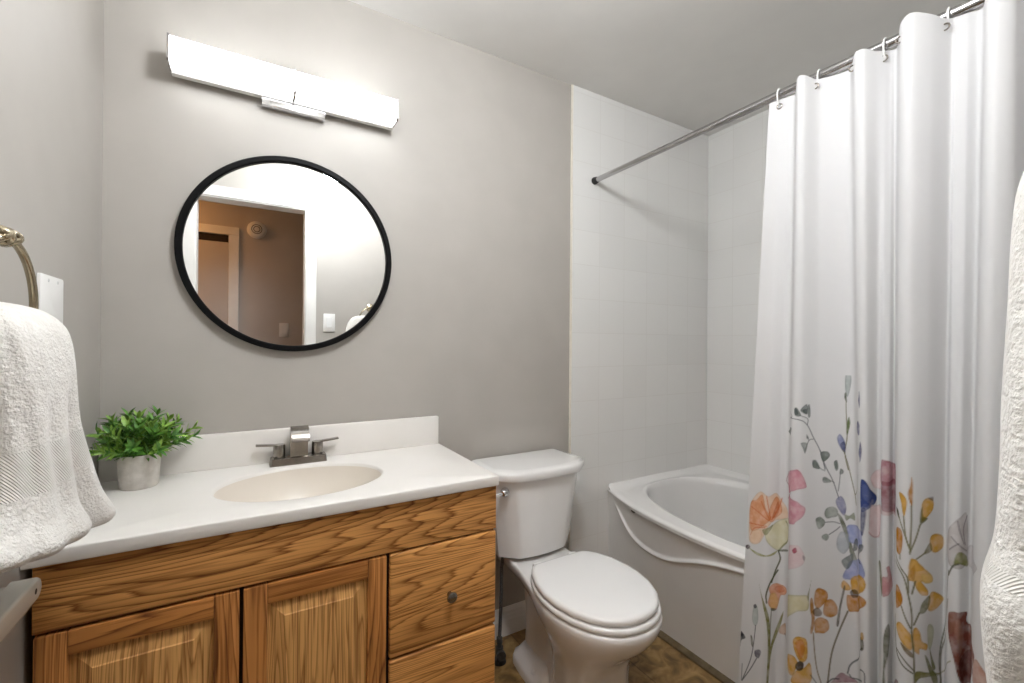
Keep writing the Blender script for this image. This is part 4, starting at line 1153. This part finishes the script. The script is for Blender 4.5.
nt.nodes.remove(b); nt.links.new(mxs.outputs[0], nt.nodes['Material Output'].inputs['Surface'])
sh.materials.append(m)
cur = bpy.data.objects.new('shower_curtain', sh); COL.objects.link(cur)
tag(cur, 'white shower curtain printed with watercolour wildflowers, hanging in front of the bathtub', 'curtain')

# rings on the rod
def ring_bm(y):
    bm = bmesh.new()
    pts = []
    for k in range(28):
        a = 2 * PI * k / 28
        pts.append((RX + 0.019 * sin(a), y + 0.002 * sin(a), RZ - 0.010 + 0.026 * cos(a)))
    add_tube(bm, pts, 0.0021, 8, closed=True)
    return bm
RING_Y = [-0.832, -0.939, -1.027, -1.085, -1.132, -1.201]
RL = ['white curtain ring at the free end of the curtain, first from the tiled wall', 'second white curtain ring from the tiled wall', 'third white curtain ring from the tiled wall',
      'fourth white curtain ring from the tiled wall', 'fifth white curtain ring from the tiled wall', 'sixth white curtain ring, nearest the camera']
for y, l in zip(RING_Y, RL):
    r_ = obj('curtain_ring', ring_bm(y), M['plastic'], loc=(RX, y, RZ))
    tag(r_, l, 'curtain ring', 'curtain rings on the shower rod')
# eyelets in the header
for y in RING_Y:
    k = int(np.argmin(np.abs(ctu[:, 0] - y))); x = ctu[k, 1]
    bm = bmesh.new()
    pts = [(x - 0.002, y + 0.007 * cos(2 * PI * q / 20), 1.880 + 0.007 * sin(2 * PI * q / 20)) for q in range(20)]
    add_tube(bm, pts, 0.0018, 8, closed=True)
    e_ = obj('eyelet', bm, M['nickel'], cur); e_['label'] = 'small metal eyelet'

# ------------------------------------------------------------------ towel rings and towels
def towel_ring(name, c, wall_pt, along, label):
    """c: centre of the ring, wall_pt: where its post meets the wall, along: in-wall horizontal direction"""
    c = Vector(c); al = Vector(along); up = Vector((0, 0, 1)); out = (Vector((c.x, c.y, 0)) - Vector((wall_pt[0], wall_pt[1], 0))).normalized()
    r_ = 0.085
    t = thing(name, wall_pt, label, 'towel ring')
    bm = bmesh.new(); add_tube(bm, [c + (al * cos(2 * PI * k / 64) + up * sin(2 * PI * k / 64)) * r_ for k in range(64)], 0.0052, 12, closed=True)
    obj('ring', bm, M['bronze'], t)
    kc = c + up * (r_ + 0.002)
    wp = Vector((wall_pt[0], wall_pt[1], kc.z))
    bm = bmesh.new(); add_lathe(bm, wp, out, [(0.0005, 0.027), (0.006, 0.027), (0.010, 0.020), (0.014, 0.012), ((kc - wp).length - 0.004, 0.010)], 28)
    obj('post', bm, M['bronze'], t)
    bm = bmesh.new()
    for ph, tilt in ((0, 0.45), (1, -0.45)):
        pts = []
        for k in range(36):
            a = 2 * PI * k / 36
            p = al * 0.016 * cos(a) + up * 0.0085 * sin(a + (0.6 if ph else -0.6)) + out * 0.007 * sin(2 * a + ph * PI)
            pts.append(kc + p)
        add_tube(bm, pts, 0.0052, 10, closed=True)
    k_ = obj('knot', bm, M['bronze'], t)
towel_ring('towel_ring', (-0.280, -0.712, 1.226), (XL, -0.712, 1.313), (0, 1, 0), 'nickel towel ring with a knotted top on the left wall beside the mirror')
towel_ring('towel_ring', (0.69, -1.468, 1.318), (0.69, YF, 1.405), (1, 0, 0), 'nickel towel ring on the doorway wall holding the bath towel')

def towel(name, levels, mat, label, cat, loc, ripples, flip, nz=150, na=220, seed=3, power=3.0, tilt=0.0):
    """a folded towel hanging as a soft closed body: levels are (z, cx, cy, half x, half y)"""
    rng = np.random.RandomState(seed)
    z0, z1 = levels[0][0], levels[-1][0]
    bm = bmesh.new(); loops = []
    for j in range(nz + 1):
        f = j / nz; z = z0 + (z1 - z0) * f
        cx_, cy_, hx, hy = crom(levels, z)
        L_ = []
        for k in range(na):
            a = 2 * PI * k / na
            c_, s_ = cos(a), sin(a)
            ex = abs(c_) ** (2 / power) * (1 if c_ > 0 else -1); ey = abs(s_) ** (2 / power) * (1 if s_ > 0 else -1)
            g = 0.0
            for (a0, wd, dep, za, zb) in ripples:            # folds: valleys (dep > 0) or ridges at an angle
                da = (a - a0 + PI) % (2 * PI) - PI
                g -= dep * math.exp(-(da / wd) ** 2) * smooth01((za - z) / (za - zb))
            fz = 0.0016 * sin(9 * a + 11 * z) * sin(23 * z + 3 * a)
            x = hx * ex; y = hy * ey
            rl = math.hypot(x, y) + 1e-6
            kx = 1 + (g + fz) / rl
            edge = 1.0
            if f < 0.02: edge = 0.93 + 0.07 * math.sqrt(f / 0.02)
            L_.append((cx_ + x * kx * edge, cy_ + y * kx * edge, z))
        loops.append([(p[0], p[1], p[2] + tilt * (loc[1] - p[1] + 0.08) * (1 - smooth01((z - z0) / 0.12))) for p in L_])
    loft(bm, loops)
    o = obj(name, bm, mat, loc=loc, angle=180)
    return tag(o, label, cat)

# levels rise in z
LT = [(0.885, -0.258, -0.700, 0.064, 0.185), (0.90, -0.257, -0.702, 0.066, 0.183), (0.94, -0.260, -0.718, 0.060, 0.148), (1.0, -0.260, -0.735, 0.056, 0.112), (1.06, -0.262, -0.742, 0.052, 0.098),
      (1.14, -0.262, -0.745, 0.048, 0.092), (1.185, -0.264, -0.745, 0.042, 0.088), (1.205, -0.266, -0.745, 0.032, 0.078), (1.217, -0.267, -0.747, 0.018, 0.058), (1.222, -0.268, -0.748, 0.004, 0.03)]
tl = (-0.262, -0.72, 0.868)
towel('hand_towel', LT, terry('white_terry_hand_towel', 0.992 - tl[2], 1.045 - tl[2]),
      'white terry hand towel hanging on the left wall ring over the vanity corner', 'towel', tl,
      [(0.17, 0.11, 0.038, 1.16, 0.97), (-0.25, 0.16, 0.014, 1.18, 1.0), (0.55, 0.2, -0.006, 1.1, 0.9), (-0.9, 0.2, 0.012, 1.15, 0.95)], False, power=3.2, tilt=0.17)
RT = [(0.60, 0.665, -1.475, 0.165, 0.034), (0.80, 0.665, -1.475, 0.172, 0.034), (0.87, 0.665, -1.475, 0.186, 0.035), (0.92, 0.665, -1.474, 0.197, 0.038), (0.965, 0.665, -1.473, 0.202, 0.040), (0.99, 0.665, -1.473, 0.199, 0.040), (1.02, 0.665, -1.474, 0.184, 0.036),
      (1.07, 0.665, -1.475, 0.176, 0.034), (1.13, 0.665, -1.475, 0.166, 0.034), (1.21, 0.665, -1.475, 0.148, 0.034), (1.28, 0.665, -1.475, 0.134, 0.033), (1.32, 0.665, -1.474, 0.114, 0.030), (1.342, 0.665, -1.472, 0.085, 0.022), (1.350, 0.665, -1.471, 0.04, 0.006)]
tr_ = (0.665, -1.475, 0.60)
towel('bath_towel', RT, terry('white_terry_bath_towel', 0.40, 0.41),
      'large white terry bath towel hanging at the edge of the flowered curtain', 'towel', tr_, [(1.2, 0.15, 0.008, 1.2, 0.9), (2.0, 0.2, 0.008, 1.2, 0.9)], True, seed=5, power=2.6)

# ------------------------------------------------------------------ plates, smoke detector, rail
def switch(name, c, out, along, label, cat='light switch'):
    c = Vector(c); n_ = Vector(out); al = Vector(along); up = Vector((0, 0, 1))
    t = thing(name, c, label, cat)
    def slab(hw, hh, d0, d1, cen=c, r=0.004):
        bm = bmesh.new()
        L_ = []
        for cx_, cy_, s in ((hw - r, hh - r, 0), (-hw + r, hh - r, 1), (-hw + r, -hh + r, 2), (hw - r, -hh + r, 3)):
            for k in range(5):
                a = PI / 2 * (s + k / 4); L_.append((cx_ + r * cos(a), cy_ + r * sin(a)))
        mk = lambda g, d: [cen + al * (x * g) + up * (y * g) + n_ * d for x, y in L_]
        loft(bm, [mk(1, d0), mk(1, d1 - 0.001), mk(0.97, d1)])
        return bm
    obj('plate', slab(0.035 if cat == 'light switch' else 0.058, 0.058, 0.0005, 0.006), M['plastic'], t)
    if cat == 'light switch':
        obj('toggle', slab(0.016, 0.033, 0.005, 0.010, r=0.003), M['seat'], t)
    else:
        for s in (-1, 1):
            bm = bmesh.new(); add_lathe(bm, c + al * 0.023 * s + up * 0.048, n_, [(0.0055, 0.0035), (0.0068, 0.003), (0.007, 0.0)], 12)
            obj('screw', bm, M['seat'], t)
switch('light_switch', (0.432, YF, 1.298), (0, 1, 0), (1, 0, 0), 'white rocker switch on the pale wall beside the doorway, seen in the mirror')
switch('light_switch', (0.236, YH, 1.272), (0, 1, 0), (1, 0, 0), 'white rocker switch on the taupe hall wall, seen in the mirror')
switch('wall_plate', (XL, -0.352, 1.242), (1, 0, 0), (0, 1, 0), 'blank white wall plate on the left wall behind the towel ring', 'wall plate')
sd = thing('smoke_detector', (0.033, YH, 2.08), 'round white smoke detector on the hall wall, seen in the mirror', 'smoke detector')
bm = bmesh.new(); add_lathe(bm, (0.033, YH, 2.08), (0, 1, 0), [(0.0005, 0.070), (0.012, 0.070), (0.014, 0.064), (0.030, 0.060), (0.038, 0.050), (0.040, 0.0)], 36)
obj('body', bm, M['plastic'], sd)
bm = bmesh.new()
for r_ in (0.022, 0.036):
    add_tube(bm, [(0.033 + r_ * cos(2 * PI * k / 28), YH + 0.040, 2.08 + r_ * sin(2 * PI * k / 28)) for k in range(28)], 0.0025, 6, closed=True)
obj('vent_ring', bm, M['grey'], sd)

# low rail on the left wall in front of the cabinet's end
ra = thing('wall_rail', (XL, -0.60, 0.77), 'ivory rail with a screw hole, low on the left wall beside the vanity', 'rail')
bm = bmesh.new()
n = 28
rx0, rx1, rz0, rz1 = -0.326, -0.294, 0.754, 0.790
def rl(x, g):
    out = []
    y1 = -0.533 - g; y0 = -0.95; r_ = (rz1 - rz0) / 2 - g; zc = (rz0 + rz1) / 2
    for k in range(n + 1):
        a = PI / 2 - PI * k / n; out.append((x, y1 - r_ + r_ * cos(a), zc + r_ * sin(a)))
    out += [(x, y0, zc - r_), (x, y0, zc + r_)]
    return out
loft(bm, [rl(rx0, 0), rl(rx1 - 0.004, 0), rl(rx1 - 0.001, 0.002), rl(rx1, 0.005)])
obj('bar', bm, M['rail'], ra, angle=50)
bm = bmesh.new(); add_lathe(bm, (rx1 - 0.0006, -0.560, 0.772), (1, 0, 0), [(0, 0.0045), (0.0008, 0.0045), (0.001, 0.0)], 18)
h_ = obj('screw_hole', bm, M['rubber'], ra); h_['label'] = 'dark screw hole'
bm = bmesh.new(); add_box(bm, XL + 0.0005, rx0 + 0.001, -0.93, -0.56, 0.755, 0.789, 0.002)
obj('bracket', bm, M['rail'], ra)
